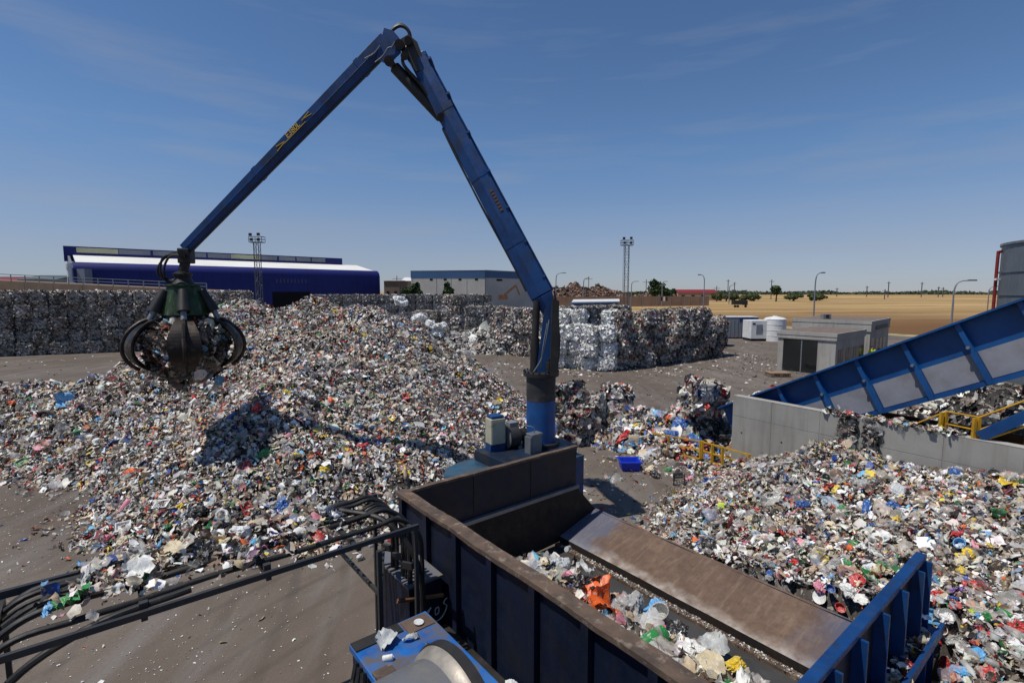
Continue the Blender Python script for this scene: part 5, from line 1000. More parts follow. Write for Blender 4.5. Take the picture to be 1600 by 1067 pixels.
k0, k1, k2, k3 = A(1395, 676, 13.6), A(1479, 643, 12.9), A(1530, 652, 12.0), A(1612, 622, 11.4)
for dz in (0, -.32, -.62):
    for a, b in ((k0, k1), (k1, k2), (k2, k3)): MB().tube([a+ZV*dz, b+ZV*dz], .022, 8).build('rail', M['yellow'], sr, smooth=True)
for k in (k1, k1-V((.12, 0, 0)), k2, k2-V((.1, 0, 0)), k3): MB().box(V((k.x, k.y, k.z-.55)), .07, .07, 1.06).build('post', M['yellow'], sr)
MB().bar(A(1530, 682, 11.9), A(1625, 640, 11.3), .05, .24).build('stringer', M['blue_conv'], sr)
# ------------------------------------------------------------------ guard house and second office block
def block(name, c0, c1, c2, ht, label, fascia=.55):
    c0, c1, c2 = V(c0), V(c1), V(c2); c3 = c0+(c2-c1); e = empty(name, (c0+c2)/2, label, 'building'); n = 4; P = [c0, c1, c2, c3]; cen = (c0+c2)/2
    def pr(z0, z1, off, nm, m, b=0):
        Q = [p+(p-cen).normalized()*off for p in P]
        MB().add([V((p.x, p.y, z0)) for p in Q]+[V((p.x, p.y, z1)) for p in Q], [(3, 2, 1, 0), (4, 5, 6, 7)]+[(i, (i+1) % 4, 4+(i+1) % 4, 4+i) for i in range(4)]).build(nm, m, e, bevel=b)
    pr(0, ht-fascia, 0, 'wall', M['concrete2']); pr(ht-fascia+.002, ht-.27, .12, 'fascia', M['concrete2']); pr(ht-.268, ht, .16, 'parapet', M['concrete2'])
    pr(ht+.002, ht+.02, -.15, 'roof', M['gravel'])
    return e, P
def face_box(p, q, u0, u1, z0, z1, off, th, name, m, parent):
    p = V((p.x, p.y, 0)); q = V((q.x, q.y, 0)); d = (q-p); L = d.length; d.normalize(); nn = V((d.y, -d.x, 0)); nn = nn if nn.dot(V((-p.x, -p.y, 0))) > 0 else -nn
    return MB().hexa([p+d*(u*L)+nn*o_+ZV*z for z in (z0, z1) for u, o_ in ((u0, off-th), (u1, off-th), (u1, off), (u0, off))]).build(name, m, parent)
o1, P1_ = block('guard_house', (21.2, 40.6, 0), (23.8, 37.4, 0), (28.9, 41.8, 0), 3.15, 'small flat roofed concrete guard house with dark glass front')
face_box(P1_[0], P1_[1], .10, .42, .05, 2.52, .02, .04, 'glass_door', M['glass'], o1); face_box(P1_[0], P1_[1], .44, .70, .05, 2.52, .02, .04, 'glass_door', M['glass'], o1)
face_box(P1_[0], P1_[1], .42, .44, .05, 2.52, .035, .04, 'door_frame', M['galv'], o1)
for u in (.08, .34, .6, .82): face_box(P1_[1], P1_[2], u, u+.17, .9, 1.9, .02, .05, 'window', M['glass'], o1); face_box(P1_[1], P1_[2], u+.075, u+.09, .9, 1.9, .03, .05, 'window_frame', M['galv'], o1)
o2, P2_ = block('office_block', (26.5, 48.2, 0), (30.6, 43.6, 0), (36.5, 49.5, 0), 3.7, 'larger flat roofed concrete block behind the guard house', .9)
face_box(P2_[1], P2_[2], .05, .2, .1, 2.2, .02, .05, 'doorway', M['glass'], o2)
for u in (.3, .5, .7): face_box(P2_[1], P2_[2], u, u+.12, .9, 2.0, .02, .05, 'window', M['glass'], o2)
face_box(P2_[1], P2_[2], .2, .85, 2.9, 3.2, .13, .02, 'stain', M['grey_col'], o2)
fx = A(1250, 494, 47); ac = empty('roof_unit', fx, 'small grey air unit on the concrete block roof', 'air unit')
MB().box(V((28.8, 47.0, 3.95)), .7, .5, .45).build('casing', M['grey_box'], ac); MB().cyl(V((28.8, 46.74, 3.97)), V((28.8, 46.7, 3.97)), .16, 16).build('fan', M['dark'], ac)
for k in range(4):
    q = A(1376+6*k, 538, 44.5-.3*k); e = empty('traffic_barrier', V((q.x, q.y, 0)), f'{["first", "second", "third", "fourth"][k]} red and white barrier from left beside the office block', 'barrier', 'barriers beside the office block')
    for z, m in ((.35, 'red'), (.75, 'white'), (1.15, 'red')): MB().box(V((q.x, q.y, z)), .42, .08, .3).build('stripe', M[m], e)
    MB().box(V((q.x-.2, q.y, .65)), .06, .1, 1.3).build('leg', M['red'], e); MB().box(V((q.x+.2, q.y, .65)), .06, .1, 1.3).build('leg', M['red'], e)
pl = empty('pallet', G(1215, 588), 'low wooden pallet before the guard house glass', 'pallet'); q = G(1215, 588)
for k in range(5): MB().box(q+V((0, -.4+.2*k, .3)), 1.5, .14, .05).build('board', M['beige'], pl)
for x in (-.65, 0, .65): MB().box(q+V((x, 0, .14)), .12, .95, .26).build('bearer', M['brick'], pl)
# generator, container, water tank
gn = empty('generator', G(1187, 533), 'white generator cabinet beside the far bales', 'generator'); q = G(1187, 533)
MB().box(q+V((0, 1.2, 1.45)), 2.3, 2.4, 2.3).build('cabinet', M['white'], gn, bevel=.03); MB().box(q+V((0, 1.2, .17)), 2.2, 2.3, .3).build('skid', M['darkhole'], gn)
MB().box(q+V((-.1, -.01, 1.5)), .8, .03, 1.2).build('door', M['wh_grey'], gn); MB().box(q+V((.25, -.03, 1.5)), .07, .04, .2).build('handle', M['dark'], gn); MB().box(q+V((-.8, -.01, 2.2)), .35, .03, .2).build('vent', M['dark'], gn); MB().box(q+V((1.16, 1.2, 1.5)), .03, 1.6, 1.4).build('grille', M['grey_box'], gn)
tk = empty('water_tank', G(1214, 535), 'round white water tank beside the generator', 'water tank'); q = G(1214, 534)+V((.3, 1.3, 0))
MB().tube([q, q+ZV*2.75, q+ZV*2.95, q+ZV*3.1], [1.3, 1.3, 1.05, .3], 28).build('shell', M['white'], tk, smooth=True)
for z in (.7, 1.4, 2.1, 2.75): MB().tube([q+ZV*(z-.03), q+ZV*(z+.03)], 1.325, 28).build('band', M['white'], tk, smooth=True)
MB().cyl(q+ZV*3.08, q+ZV*3.2, .3, 16).build('cap', M['white'], tk, smooth=True)
ct = empty('container', A(1150, 500, 68), 'pale grey container with a blue sign behind the far bales', 'container'); q = A(1150, 500, 68)
MB().box(V((q.x, q.y+1.2, 1.5)), 6.0, 2.4, 2.7).build('body', M['wh_grey'], ct); MB().box(V((q.x+1.5, q.y-.02, 2.5)), 2.0, .05, .5).build('sign', M['blue'], ct)
MB().box(V((q.x, q.y+1.2, 2.87)), 6.1, 2.5, .06).build('roof', M['white'], ct)
for k in range(12): MB().box(V((q.x-2.75+.5*k, q.y-.015, 1.4)), .12, .04, 2.3).build('corrugation', M['wh_grey'], ct)
# ------------------------------------------------------------------ storage tank at the right edge
tkc = V((41.6, 33.0, 0)); sl_ = empty('storage_tank', tkc, 'large grey sheet steel tank with red pipe at the right edge', 'tank')
TR = 7.6; TZ = 9.6
MB().tube([tkc, tkc+ZV*TZ], TR, 72).build('shell', M['tank'], sl_, smooth=True)
for z in (1.5, 3.3, 4.7, 6.0, 7.6): MB().tube([tkc+ZV*(z-.05), tkc+ZV*(z+.05)], TR+.06, 72).build('ring_seam', M['tank'], sl_, smooth=True)
MB().tube([tkc+ZV*(TZ-.12), tkc+ZV*(TZ+.04)], TR+.1, 72).build('rim', M['galv'], sl_, smooth=True)
MB().tube([tkc+ZV*(TZ-.3), tkc+ZV*(TZ+.9)], [TR, .2], 72).build('roof', M['tank'], sl_, smooth=True) if False else None
pa = A(1553, 470, 37.5); MB().tube(curve_pts([V((pa.x, pa.y, 0)), V((pa.x, pa.y, 4)), V((pa.x, pa.y, 8.7)), V((pa.x+.05, pa.y, 9.0)), V((pa.x+.35, pa.y+.1, 9.12)), V((pa.x+1.2, pa.y+.2, 9.12))], 6), .1, 12).build('red_pipe', M['red'], sl_, smooth=True)
q = V((pa.x-.12, pa.y-.2, 7.1)); MB().box(q, .3, .25, .14).build('camera_box', M['white'], sl_)
MB().bar(V((pa.x, pa.y, 7.05)), V((pa.x+.6, pa.y+.3, 7.05)), .06, .06).build('pipe_bracket', M['dark'], sl_)
# ------------------------------------------------------------------ person in hi vis beside the office block
def person():
    q = A(1363, 545, 42.0); base = V((q.x, q.y, 0)); e = empty('person', base, 'person in yellow hi vis jacket standing beside the office block', 'person')
    J = {'pelvis': (0, 0, .95), 'chest': (0, .02, 1.28), 'neck': (0, 0, 1.47), 'head': (0, -.02, 1.6), 'top': (0, -.01, 1.72), 'lh': (.1, 0, .9), 'lk': (.12, -.02, .5), 'la': (.12, .02, .08), 'lf': (.13, -.14, .04), 'rh': (-.1, 0, .9), 'rk': (-.12, -.02, .5), 'ra': (-.13, .02, .08), 'rf': (-.14, -.14, .04),
         'ls': (.19, .01, 1.40), 'le': (.25, .02, 1.12), 'lw': (.24, -.12, .9), 'lg': (.23, -.2, .82), 'rs': (-.19, .01, 1.40), 're': (-.26, .03, 1.12), 'rw': (-.25, -.1, .9), 'rg': (-.24, -.18, .82)}
    Rr = {'pelvis': .15, 'chest': .16, 'neck': .06, 'head': .1, 'top': .075, 'lh': .1, 'lk': .065, 'la': .045, 'lf': .04, 'rh': .1, 'rk': .065, 'ra': .045, 'rf': .04, 'ls': .075, 'le': .05, 'lw': .035, 'lg': .04, 'rs': .075, 're': .05, 'rw': .035, 'rg': .04}
    ks = list(J); E_ = [('pelvis', 'chest'), ('chest', 'neck'), ('neck', 'head'), ('head', 'top'), ('pelvis', 'lh'), ('lh', 'lk'), ('lk', 'la'), ('la', 'lf'), ('pelvis', 'rh'), ('rh', 'rk'), ('rk', 'ra'), ('ra', 'rf'), ('chest', 'ls'), ('ls', 'le'), ('le', 'lw'), ('lw', 'lg'), ('chest', 'rs'), ('rs', 're'), ('re', 'rw'), ('rw', 'rg')]
    def skin(name, keys, m, grow=0.0):
        me = bpy.data.meshes.new(name); kk = [k for k in ks if k in keys]; me.from_pydata([J[k] for k in kk], [(kk.index(a), kk.index(b)) for a, b in E_ if a in keys and b in keys], [])
        o = bpy.data.objects.new(name, me); col.objects.link(o); md = o.modifiers.new('skin', 'SKIN'); sv = me.skin_vertices[0].data
        for i, k in enumerate(kk): sv[i].radius = (Rr[k]+grow, (Rr[k]+grow)*(.72 if k in ('pelvis', 'chest') else 1)); 
        sv[0].use_root = True; s2 = o.modifiers.new('sub', 'SUBSURF'); s2.levels = 2; s2.render_levels = 2; me.materials.append(m); o.parent = e; return o
    skin('body', ks, M['skin']); skin('jacket', ['pelvis', 'chest', 'ls', 'le', 'lw', 'rs', 're', 'rw'], M['hivis'], .025); skin('trousers', ['pelvis', 'lh', 'lk', 'la', 'rh', 'rk', 'ra'], M['cloth'], .022)
    bm = bmesh.new(); bmesh.ops.create_icosphere(bm, subdivisions=2, radius=.115, matrix=Matrix.Translation((0, .015, 1.675))); me = bpy.data.meshes.new('hair')
    for v in bm.verts: v.co.z = max(v.co.z, 1.62+ (0 if v.co.y > 0 else .05))
    bm.to_mesh(me); bm.free(); me.materials.append(M['hair']); h = bpy.data.objects.new('hair', me); col.objects.link(h); h.parent = e
person()
# ------------------------------------------------------------------ blue warehouse
wa = V((-93.5, 110, 0)); wb = V((-40.5, 158, 0)); wdv = (wb-wa).normalized(); wn = V((-wdv.y, wdv.x, 0)); wl_ = (wb-wa).length
whs = empty('blue_warehouse', (wa+wb)/2, 'long navy blue warehouse with white curved roof and clerestory band', 'warehouse')
def wext(prof, l0, l1, name, m, smooth=False):
    rings = [[wa+wdv*l+wn*x+ZV*z for x, z in prof] for l in (l0, l1)]; return MB().loft(rings).build(name, m, whs, smooth=smooth)
wext([(0, 0), (0, 10.9), (.3, 11.7), (.9, 12.3), (1.7, 12.6), (1.7, 0)], 0, wl_, 'front_wall', M['wh_navy'], True)
wext([(1.65, 12.58), (13, 14.7), (13, 14.4), (1.65, 12.3)], .6, wl_-1.2, 'roof', M['wh_roof'])
wext([(13, 13.2), (13, 16.7), (13.5, 16.7), (13.5, 13.2)], -1.0, wl_-6, 'clerestory', M['wh_navy'])
wext([(1.7, 0), (1.7, 12.4), (26, 12.4), (26, 0)], .05, wl_-.05, 'hall', M['wh_navy'])
wext([(1.7, 0), (1.7, 12.3), (12.95, 14.5), (24, 12), (24, 0)], -.35, .03, 'end_wall', M['wh_grey'])
wext([(12.7, 12.4), (12.7, 14.6), (13, 14.6), (13, 12.4)], .6, wl_-6.2, 'clerestory_base', M['wh_navy'])
segs = [(0.02, .14, 'wh_light'), (.142, .24, 'wh_grey'), (.248, .43, 'wh_grey'), (.436, .52, 'wh_grey'), (.522, .64, 'wh_light'), (.642, .71, 'wh_grey'), (.718, .79, 'wh_grey'), (.796, .86, 'wh_grey'), (.866, .93, 'wh_grey')]
for u0, u1, m in segs: wext([(12.94, 15.3), (12.94, 16.45), (13.0, 16.45), (13.0, 15.3)], (wl_-7)*u0, (wl_-7)*u1, 'clerestory_panel', M[m])
wext([(-.05, 0), (-.05, 6.2), (0, 6.2), (0, 0)], wl_*.56, wl_*.70, 'doorway', M['darkhole'])
for k in range(34): wext([(-.03, .2), (-.03, 10.85), (0, 10.85), (0, .2)], wl_*(k+.5)/34, wl_*(k+.5)/34+.12, 'cladding_rib', M['wh_navy'])
for k in range(9): wext([(-.06, 8.6), (-.06, 9.7), (-.01, 9.7), (-.01, 8.6)], wl_*.575+k*.95, wl_*.575+k*.95+.45, 'lettering', M['faint'])
sv_ = empty('roof_duct', A(112, 430, 108), 'white exhaust duct at the left end of the blue warehouse', 'duct'); q = A(109, 430, 108)
MB().tube(curve_pts([V((q.x, q.y, 8)), V((q.x, q.y, 11.2))], 3), .45, 12).build('stack', M['white'], sv_, smooth=True); MB().cyl(V((q.x, q.y, 11.2)), V((q.x, q.y, 12.0)), .65, 14).build('cowl', M['white'], sv_, smooth=True)
MB().tube([V((q.x, q.y, 8.2)), V((q.x+2.2, q.y+1, 6.8))], .4, 10).build('elbow', M['white'], sv_, smooth=True); MB().box(V((q.x+1.9, q.y+1.5, 5.5)), 1.6, 2, 11).build('housing', M['wh_grey'], sv_)
# ------------------------------------------------------------------ grey warehouse with blue band
g0, g1, g2 = V((-28.2, 144, 0)), V((-7.4, 140, 0)), V((8, 158, 0)); g3 = g0+(g2-g1); gw = empty('grey_warehouse', (g0+g2)/2, 'pale grey warehouse with slate blue upper band behind the bales', 'warehouse')
def gpr(z0, z1, off, nm, m):
    c = (g0+g2)/2; Q = [p+(p-c).normalized()*off for p in (g0, g1, g2, g3)]
    MB().add([V((p.x, p.y, z0)) for p in Q]+[V((p.x, p.y, z1)) for p in Q], [(3, 2, 1, 0), (4, 5, 6, 7)]+[(i, (i+1) % 4, 4+(i+1) % 4, 4+i) for i in range(4)]).build(nm, m, gw)
gpr(0, 10, 0, 'wall', M['wh2_wall']); gpr(10.002, 12, .1, 'upper_band', M['wh2_blue']); gpr(12.002, 12.12, .2, 'roof_edge', M['white'])
for u in (.26, .45, .65, .87): face_box(g0, g1, u, u+.04, 9.3, 9.8, .04, .05, 'window', M['darkhole'], gw)
face_box(g1, g2, .2, .3, 9.2, 9.75, .04, .05, 'window', M['darkhole'], gw); face_box(g1, g2, .0, .012, 0, 10, .05, .06, 'corner_pipe', M['wh_grey'], gw)
for u in (.02, .35, .55, .76): face_box(g0, g1, u, u+.006, 0, 9.9, .03, .05, 'panel_joint', M['wh_grey'], gw)
# small buildings
def shed(name, px0, px1, y, ztop, depth, wallm, roofm, label, roof_h=.8, cat='building', z0=0.0):
    a = A(px0, 450, y); b = A(px1, 450, y); e = empty(name, V(((a.x+b.x)/2, y, 0)), label, cat); L = b.x-a.x
    MB().box(V(((a.x+b.x)/2, y+depth/2, (ztop+z0)/2)), L, depth, ztop-z0).build('wall', wallm, e)
    MB().loft([[V((x, y-.3, ztop+.01)), V((x, y+depth/2, ztop+roof_h)), V((x, y+depth+.3, ztop+.01))] for x in (a.x-.3, b.x+.3)]).build('roof', roofm, e)
    n = max(2, int(L/6))
    for k in range(n): MB().box(V((a.x+L*(k+.5)/n, y-.02, ztop*.55+z0*.45)), L/n*.35, .06, (ztop-z0)*.28).build('window', M['darkhole'], e)
    return e
shed('farm_building', 1060, 1122, 380, 5.5, 14, M['beige'], M['red'], 'low building with long red roof beyond the field edge', 2.4)
shed('brick_shed', 600, 624, 150, 9.3, 12, M['brick'], M['brick'], 'plain brown block shed right of the blue warehouse', .3)
shed('low_house', 629, 646, 190, 10.2, 10, M['beige'], M['white'], 'small pale house between brown shed and grey warehouse', 1.4)
shed('red_roof_shed', -30, 34, 220, 10.5, 20, M['wh_grey'], M['red'], 'long low shed with dark red roof at the far left', 2.4)
shed('green_shed', 28, 88, 190, 10.8, 20, M['wh_grey'], pm('grey_green_roof', (86, 100, 98), None, rough=.6), 'grey green metal shed at the far left', 1.8)
shed('brown_shed', 88, 110, 210, 8.5, 10, M['wh_grey'], M['red'], 'low red roofed shed beside the warehouse duct', 1.0)
# raised access ramp with guard rail behind the left bales
rw = empty('access_ramp', A(100, 448, 78), 'raised concrete access ramp with steel guard rail at far left', 'ramp')
ra, rbq = V((-95, 82, 0)), V((-44, 74, 0))
for k in range(10):
    a = ra+(rbq-ra)*(k/10); b = ra+(rbq-ra)*((k+1)/10); za = 8.6-2.2*k/10; zb = 8.6-2.2*(k+1)/10; dn = V((.155, .988, 0))
    MB().hexa([a, b-V((.05, 0, 0)), b+dn*6-V((.05, 0, 0)), a+dn*6, a+ZV*za, b-V((.05, 0, 0))+ZV*zb, b+dn*6-V((.05, 0, 0))+ZV*zb, a+dn*6+ZV*za]).build('panel', M['brick'], rw)
for k in range(21):
    a = ra+(rbq-ra)*(k/20); z = 8.6-2.2*k/20; MB().box(V((a.x, a.y+.2, z+.5)), .1, .1, 1.0).build('post', M['galv'], rw)
for h_ in (.55, 1.0): MB().bar(V((ra.x, ra.y+.2, 8.6+h_)), V((rbq.x, rbq.y+.2, 6.4+h_)), .08, .1).build('rail', M['galv'], rw)
# beige wall of the scrap yard, white roofed shelter
bw = empty('boundary_wall', A(980, 470, 215), 'long beige boundary wall in front of the scrap heap', 'wall'); a = A(690, 470, 190); b = A(1108, 470, 232); n = 24
for k in range(n):
    p = V((a.x, a.y, 0))+(V((b.x, b.y, 0))-V((a.x, a.y, 0)))*(k/n); q = V((a.x, a.y, 0))+(V((b.x, b.y, 0))-V((a.x, a.y, 0)))*((k+.97)/n); MB().bar(p+ZV*2.1, q+ZV*2.1, .3, 4.2+.1*(k % 2)).build('panel', M['beige'], bw)
for k in range(7):
    p = A(960+22*k, 470, 200); MB().box(V((p.x, p.y, 2.5)), .12, .12, 5).build('post', M['galv'], bw)
for k in range(3): p = A(1033.5+4.2*k, 468, 205); MB().box(V((p.x, p.y, 3.4)), .5, .1, 1.7).build('painted_mark', M['darkhole'] if k != 1 else M['white'], bw)
sh = empty('white_shelter', A(930, 472, 112), 'long white roofed shelter behind the white bales', 'shelter'); p0 = A(893, 470, 104); p1 = A(968, 474, 112)
MB().hexa([V((p0.x, p0.y, 3.9)), V((p1.x, p1.y, 3.9)), V((p1.x+1, p1.y+5, 4.3)), V((p0.x+1, p0.y+5, 4.3)), V((p0.x, p0.y, 4.15)), V((p1.x, p1.y, 4.15)), V((p1.x+1, p1.y+5, 4.6)), V((p0.x+1, p0.y+5, 4.6))]).build('roof', M['white'], sh)
MB().hexa([V((p0.x+.3, p0.y+.3, 0)), V((p1.x-.3, p1.y+.3, 0)), V((p1.x, p1.y+4, 0)), V((p0.x, p0.y+4, 0)), V((p0.x+.3, p0.y+.3, 3.9)), V((p1.x-.3, p1.y+.3, 3.9)), V((p1.x, p1.y+4, 3.9)), V((p0.x, p0.y+4, 3.9))]).build('wall', M['wh2_blue'], sh)
# scrap heaps beyond the wall
SCR = [(30, 245, 10.5, .5, .6), (22, 240, 8.5, .4, .5), (42, 250, 9.5, .5, .5), (52, 250, 6.5, .5, .5)]
heap('scrap_heap', lambda x, y: cones(x, y, SCR, 1.2)+.9*vnoise(x*.3, y*.3)+.6*vnoise(x*.7, y*.7), (5, 66, 225, 262), 9000, .5, 2.2, PAL_RUST, 'brown heap of rusty scrap metal behind the beige wall', 'scrap heap', np.random.default_rng(61), film=0, bot=0, res=1.2, core=(80, 60, 48))
SCR2 = [(72, 250, 8.3, .55, .6), (64, 250, 5.5, .5, .5)]
heap('scrap_heap', lambda x, y: cones(x, y, SCR2, 1.5)+.5*vnoise(x*.3, y*.3), (56, 88, 238, 262), 2500, .5, 1.8, PAL_RUST, 'smaller orange brown scrap mound left of the dark trees', 'scrap heap', np.random.default_rng(62), film=0, bot=0, res=1.2, core=(120, 80, 56))
ex = empty('scrap_excavator', A(805, 460, 150), 'rusty orange folded excavator arm beside the grey warehouse', 'excavator arm')
e0, e1, e2, e3 = A(788, 461, 132), A(806, 446, 132), A(812, 461, 132), A(786, 462, 132)
MB().bar(e0, e1, .4, .55).build('boom', M['rope'], ex); MB().bar(e1, e2, .35, .45).build('arm', M['rope'], ex); MB().box(e3-ZV*.4, 2.4, 1.5, 1.2).build('body', M['rope'], ex)
# ------------------------------------------------------------------ floodlight masts
def mast(px, ytop, y, label, wd=.85):
    t = A(px, ytop, y); zt = t.z; e = empty('floodlight_mast', V((t.x, y, 0)), label, 'mast', 'floodlight masts'); L = MB(); h = wd/2; c = V((t.x, y, 0))
    cn = [c+V((x*h, yy*h, 0)) for x, yy in ((-1, -1), (1, -1), (1, 1), (-1, 1))]
    for p in cn: MB().bar(p, p+ZV*(zt-1.6), .09, .09).build('leg', M['mast'], e)
    n = int((zt-1.6)/1.3)
    for k in range(n):
        z0 = (zt-1.6)*k/n; z1 = (zt-1.6)*(k+1)/n
        for i in range(4):
            a, b = cn[i], cn[(i+1) % 4]; a, b = (a, b) if k % 2 else (b, a); L.bar(a+ZV*z0, b+ZV*z1, .04, .04)
            L.bar(a+ZV*z1, b+ZV*z1, .035, .035)
    L.build('lattice', M['mast'], e)
    Pm = MB(); 
    Pm.box(c+ZV*(zt-1.55), 2.5, 1.4, .12); Pm.build('platform', M['mast'], e); Rl = MB()
    for z in (.5, 1.0):
        for s_ in (-1, 1): Rl.bar(c+V((-1.25, .7*s_, zt-1.5+z)), c+V((1.25, .7*s_, zt-1.5+z)), .07, .07); Rl.bar(c+V((1.25*s_, -.7, zt-1.5+z)), c+V((1.25*s_, .7, zt-1.5+z)), .07, .07)
    for x in (-1.25, 0, 1.25):
        for s_ in (-1, 1): Rl.bar(c+V((x, .7*s_, zt-1.5)), c+V((x, .7*s_, zt-.5)), .07, .07)
    Rl.build('guard_rail', M['mast'], e)
    for x, z in ((-.85, -.15), (.7, -.1), (-.7, -1.1), (.65, -1.1)): MB().box(c+V((x, -.8, zt+z)), .5, .3, .5).build('floodlight', M['dark'], e)
    MB().bar(c+V((-.8, 0, 0)), c+V((-.75, 0, zt-1.5)), .05, .05).build('ladder', M['mast'], e)
mast(401, 366, 100, 'left floodlight mast standing in front of the blue warehouse'); mast(980, 372, 112, 'right floodlight mast standing beyond the white bales')
# ------------------------------------------------------------------ street lamps
def lamp(px, ytop, y, arm, label, mp=1.0):
    t = A(px, ytop, y); e = empty('street_lamp', V((t.x, y, 0)), label, 'street lamp', 'street lamps'); z = t.z; r = .09*mp
    MB().tube(curve_pts([V((t.x, y, 0)), V((t.x, y, z*.6)), V((t.x, y, z-1.3)), V((t.x+arm*.35, y, z-.35)), V((t.x+arm*1.1, y, z)), V((t.x+arm*2.0, y, z+.05))], 5), [r*1.2]*6+[r]*9+[r*.7]*11, 8).build('pole', M['lamp'], e, smooth=True)
    MB().loft([[V((t.x+arm*x, y+yy, z+zz)) for yy, zz in ((-.16, 0), (.16, 0), (.1, .16), (-.1, .16))] for x in (1.8, 2.9)]).build('lamp_head', M['dark'], e)
for a in ((1275, 427, 76, .45, 'street lamp behind the office block'), (1101, 430, 100, -.45, 'street lamp left of the generator'), (1492, 439, 66, .95, 'street lamp rising behind the conveyor'), (869, 427, 135, .9, 'street lamp just right of the crane boom'), (912, 435, 160, .6, 'street lamp above the left of the scrap heap'), (987, 440, 190, .9, 'small street lamp beside the right mast'), (1035, 440, 220, .8, 'distant street lamp by the dark trees'), (1140, 446, 260, .8, 'distant street lamp beyond the field'), (1546, 448, 120, .8, 'distant street lamp left of the storage tank')): lamp(*a, mp=max(1, a[2]/110))
# far poles and pylons on the plain
PL = ['above the bushes right of the red roof', 'just right of the pole above the bushes', 'left of the tallest skyline pole at right', 'tallest on the right hand skyline', 'right of the tallest on the right skyline', 'left one of the close pair at right', 'right one of the close pair at right', 'between the tall street lamp and the right skyline poles', 'short one standing in the right field', 'over the scrap heap', 'beside the dark tree clump', 'at the end of the red roof', 'beside the lone round tree', 'over the brown block shed at left']
for i, (px, yt, y) in enumerate(((1138, 437, 600), (1148, 441, 640), (1355, 447, 620), (1389, 440, 560), (1441, 441, 580), (1467, 448, 600), (1474, 449, 620), (1308, 450, 640), (1383, 452, 420), (920, 432, 300), (1010, 437, 300), (1120, 447, 330), (1206, 437, 420), (620, 431, 260))):
    t = A(px, yt, y); e = empty('power_pole', V((t.x, y, 0)), 'thin dark power pole '+PL[i], 'pole', 'poles on the skyline')
    s = y/600*.7; MB().bar(V((t.x, y, 0)), V((t.x, y, t.z)), s, s).build('pole', M['mast'], e); MB().bar(V((t.x-2.2, y, t.z-1.5)), V((t.x+2.2, y, t.z-1.5)), s*.6, s*.6).build('crossarm', M['mast'], e)
# ------------------------------------------------------------------ trees
def leaf_mat(name, c, c2):
    m, n, p = newmat(name); a = n.nodes.new('ShaderNodeVertexColor'); a.layer_name = 'Col'; n.links.new(a.outputs[0], p.inputs['Base Color']); p.inputs['Roughness'].default_value = .7; p.inputs['Specular IOR Level'].default_value = .2; return m
M['leaf'] = leaf_mat('foliage', None, None)
def tree(px, ybase, y, wpx, hpx, label, seed, base=(58, 74, 44), trunk=.25, n=900, lobes=9, name='tree'):
    rng = np.random.default_rng(seed); c = A(px, ybase, y); W_ = wpx/FP*y*(1.8 if trunk == 0 else 1); Hh = c.z+hpx/FP*y*(.7 if trunk == 0 else 1); Hh = max(Hh, 2); e = empty(name, V((c.x, y, 0)), label, 'tree' if name == 'tree' else 'bush'); zc = Hh*(trunk+1)/2
    L = rng.normal(0, 1, (lobes, 3)); L /= np.linalg.norm(L, axis=1, keepdims=True); L *= rng.uniform(.2, .62, (lobes, 1)); k = rng.integers(0, lobes, n); d = rng.normal(0, 1, (n, 3)); d /= np.linalg.norm(d, axis=1, keepdims=True)
    P = (L[k]+d*(rng.uniform(.3, 1, (n, 1))**.5)*.42)*np.array([W_/2, W_/2*.8, Hh*(1-trunk)/2]); P[:, 2] += zc; P[:, 2] = np.maximum(P[:, 2], .2)
    sz = rng.uniform(.05, .13, n)*max(W_, Hh)*1.0; cl = np.array([s2l(base)])*rng.uniform(.5, 1.5, (n, 1))*rng.uniform(.9, 1.1, (n, 3))
    a = Acc(); a.add(place(crumples(n, 3, rng, .3), P, d, sz, rng, .8), grid_faces(3), cl, 0); me = a.mesh('crown', [M['leaf']], False); o = bpy.data.objects.new('crown', me); col.objects.link(o); o.parent = e
    tr = W_*.035+.05; t = MB().tube([V((0, 0, 0)), V((tr*.5, 0, zc*.5)), V((0, 0, zc))], [tr*1.3, tr, tr*.5], 8)
    for s_ in (-1, 1): t.tube([V((0, 0, zc*.6)), V((s_*W_*.25, 0, zc*1.05))], [tr*.6, tr*.25], 6)
    t.v = [p+V((c.x, y, 0)) for p in t.v]; t.build('trunk', M['bark'], e, smooth=True)
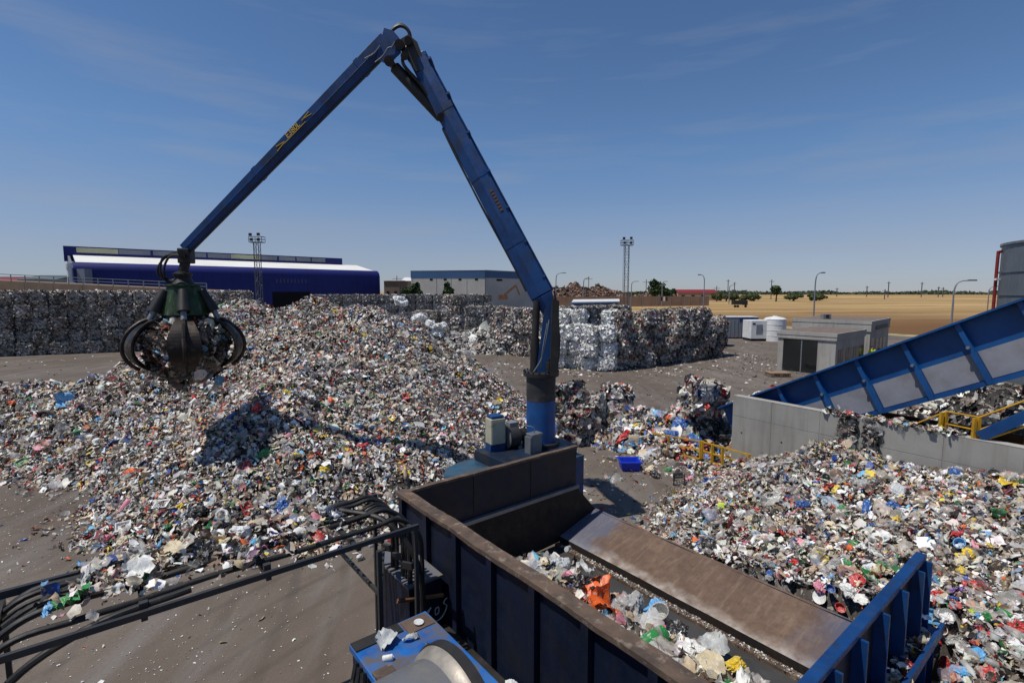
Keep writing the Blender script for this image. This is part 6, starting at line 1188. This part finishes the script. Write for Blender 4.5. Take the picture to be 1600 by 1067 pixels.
TREES = [(648, 456, 125, 30, 20, 'dense green tree in front of the grey warehouse left end', 1), (633, 457, 122, 20, 11, 'low green bush beside the brown block shed', 2), (699, 457, 120, 20, 21, 'small green tree before the middle of the grey warehouse', 3), (1024, 460, 240, 34, 24, 'largest dark tree of the clump right of the mast', 4), (1040, 461, 245, 30, 17, 'dark tree at the right of the clump', 5), (1052, 461, 250, 18, 13, 'small dark tree at the end of the clump', 6),
         (1213, 460, 330, 24, 19, 'lone round tree on the plain left of the street lamp', 7), (1135, 461, 340, 16, 7, 'low bush on the plain beside the red roofed building', 8), (1147, 462, 340, 16, 6, 'low bush at the middle of the plain hedge', 9), (1165, 462, 345, 16, 6, 'low bush right of the middle of the plain hedge', 10), (1178, 462, 345, 18, 7, 'low bush left of the lone round tree', 11), (1240, 462, 350, 20, 7, 'low bush right of the lone round tree', 12), (1275, 463, 360, 22, 7, 'low bush behind the tall street lamp', 13), (1120, 461, 335, 14, 7, 'low bush at the end of the red roof', 14),
         (875, 455, 300, 20, 9, 'far tree just right of the boom heel', 15), (893, 455, 300, 22, 9, 'far tree behind the left of the scrap heap', 16), (963, 458, 260, 12, 9, 'bush behind the gap in the scrap heaps', 17), (985, 459, 262, 10, 6, 'small bush under the right mast', 18)]
for a in TREES: tree(*a, n=700, **({'trunk': 0.0, 'name': 'bush', 'base': (84, 92, 58)} if a[4] < 10 else {}))
def tree_line():
    rng = np.random.default_rng(91); a = Acc(); N = 5000; x = rng.uniform(60, 1700, N); y = 1150+rng.normal(0, 12, N); z = rng.uniform(0, 1, N)*(5+3*vnoise(x*.02, x*0+3)); P = np.stack([x, y, z], 1)
    a.add(place(crumples(N, 3, rng, .3), P, np.tile([0, -1.0, .4], (N, 1)), rng.uniform(3, 9, N), rng, .6), grid_faces(3), np.array([s2l((70, 80, 62))])*rng.uniform(.7, 1.3, (N, 1)), 0)
    a.build('far_tree_line', (800, 1150, 0), [M['leaf']], 'dark line of far trees along the horizon of the plain', 'tree line', smooth=False)
tree_line()
# truck and junk on the field edge
tk2 = empty('dark_truck', A(1155, 471, 190), 'dark old truck parked on the field edge', 'truck'); q = A(1155, 471, 205); q = V((q.x, q.y, 0))
MB().box(q+V((-.6, 0, 2.0)), 4.2, 2.2, 1.7).build('cargo_box', M['dark'], tk2, bevel=.1); MB().box(q+V((2.3, 0, 1.9)), 1.5, 2.1, 1.9).build('cab', M['dark'], tk2, bevel=.2); MB().box(q+V((2.5, -1.06, 2.3)), .8, .03, .6).build('window', M['glass'], tk2)
for x in (-2, -.9, 2.2): MB().cyl(q+V((x, -1.15, .5)), q+V((x, -.8, .5)), .5, 14).build('wheel', M['black'], tk2, smooth=True)
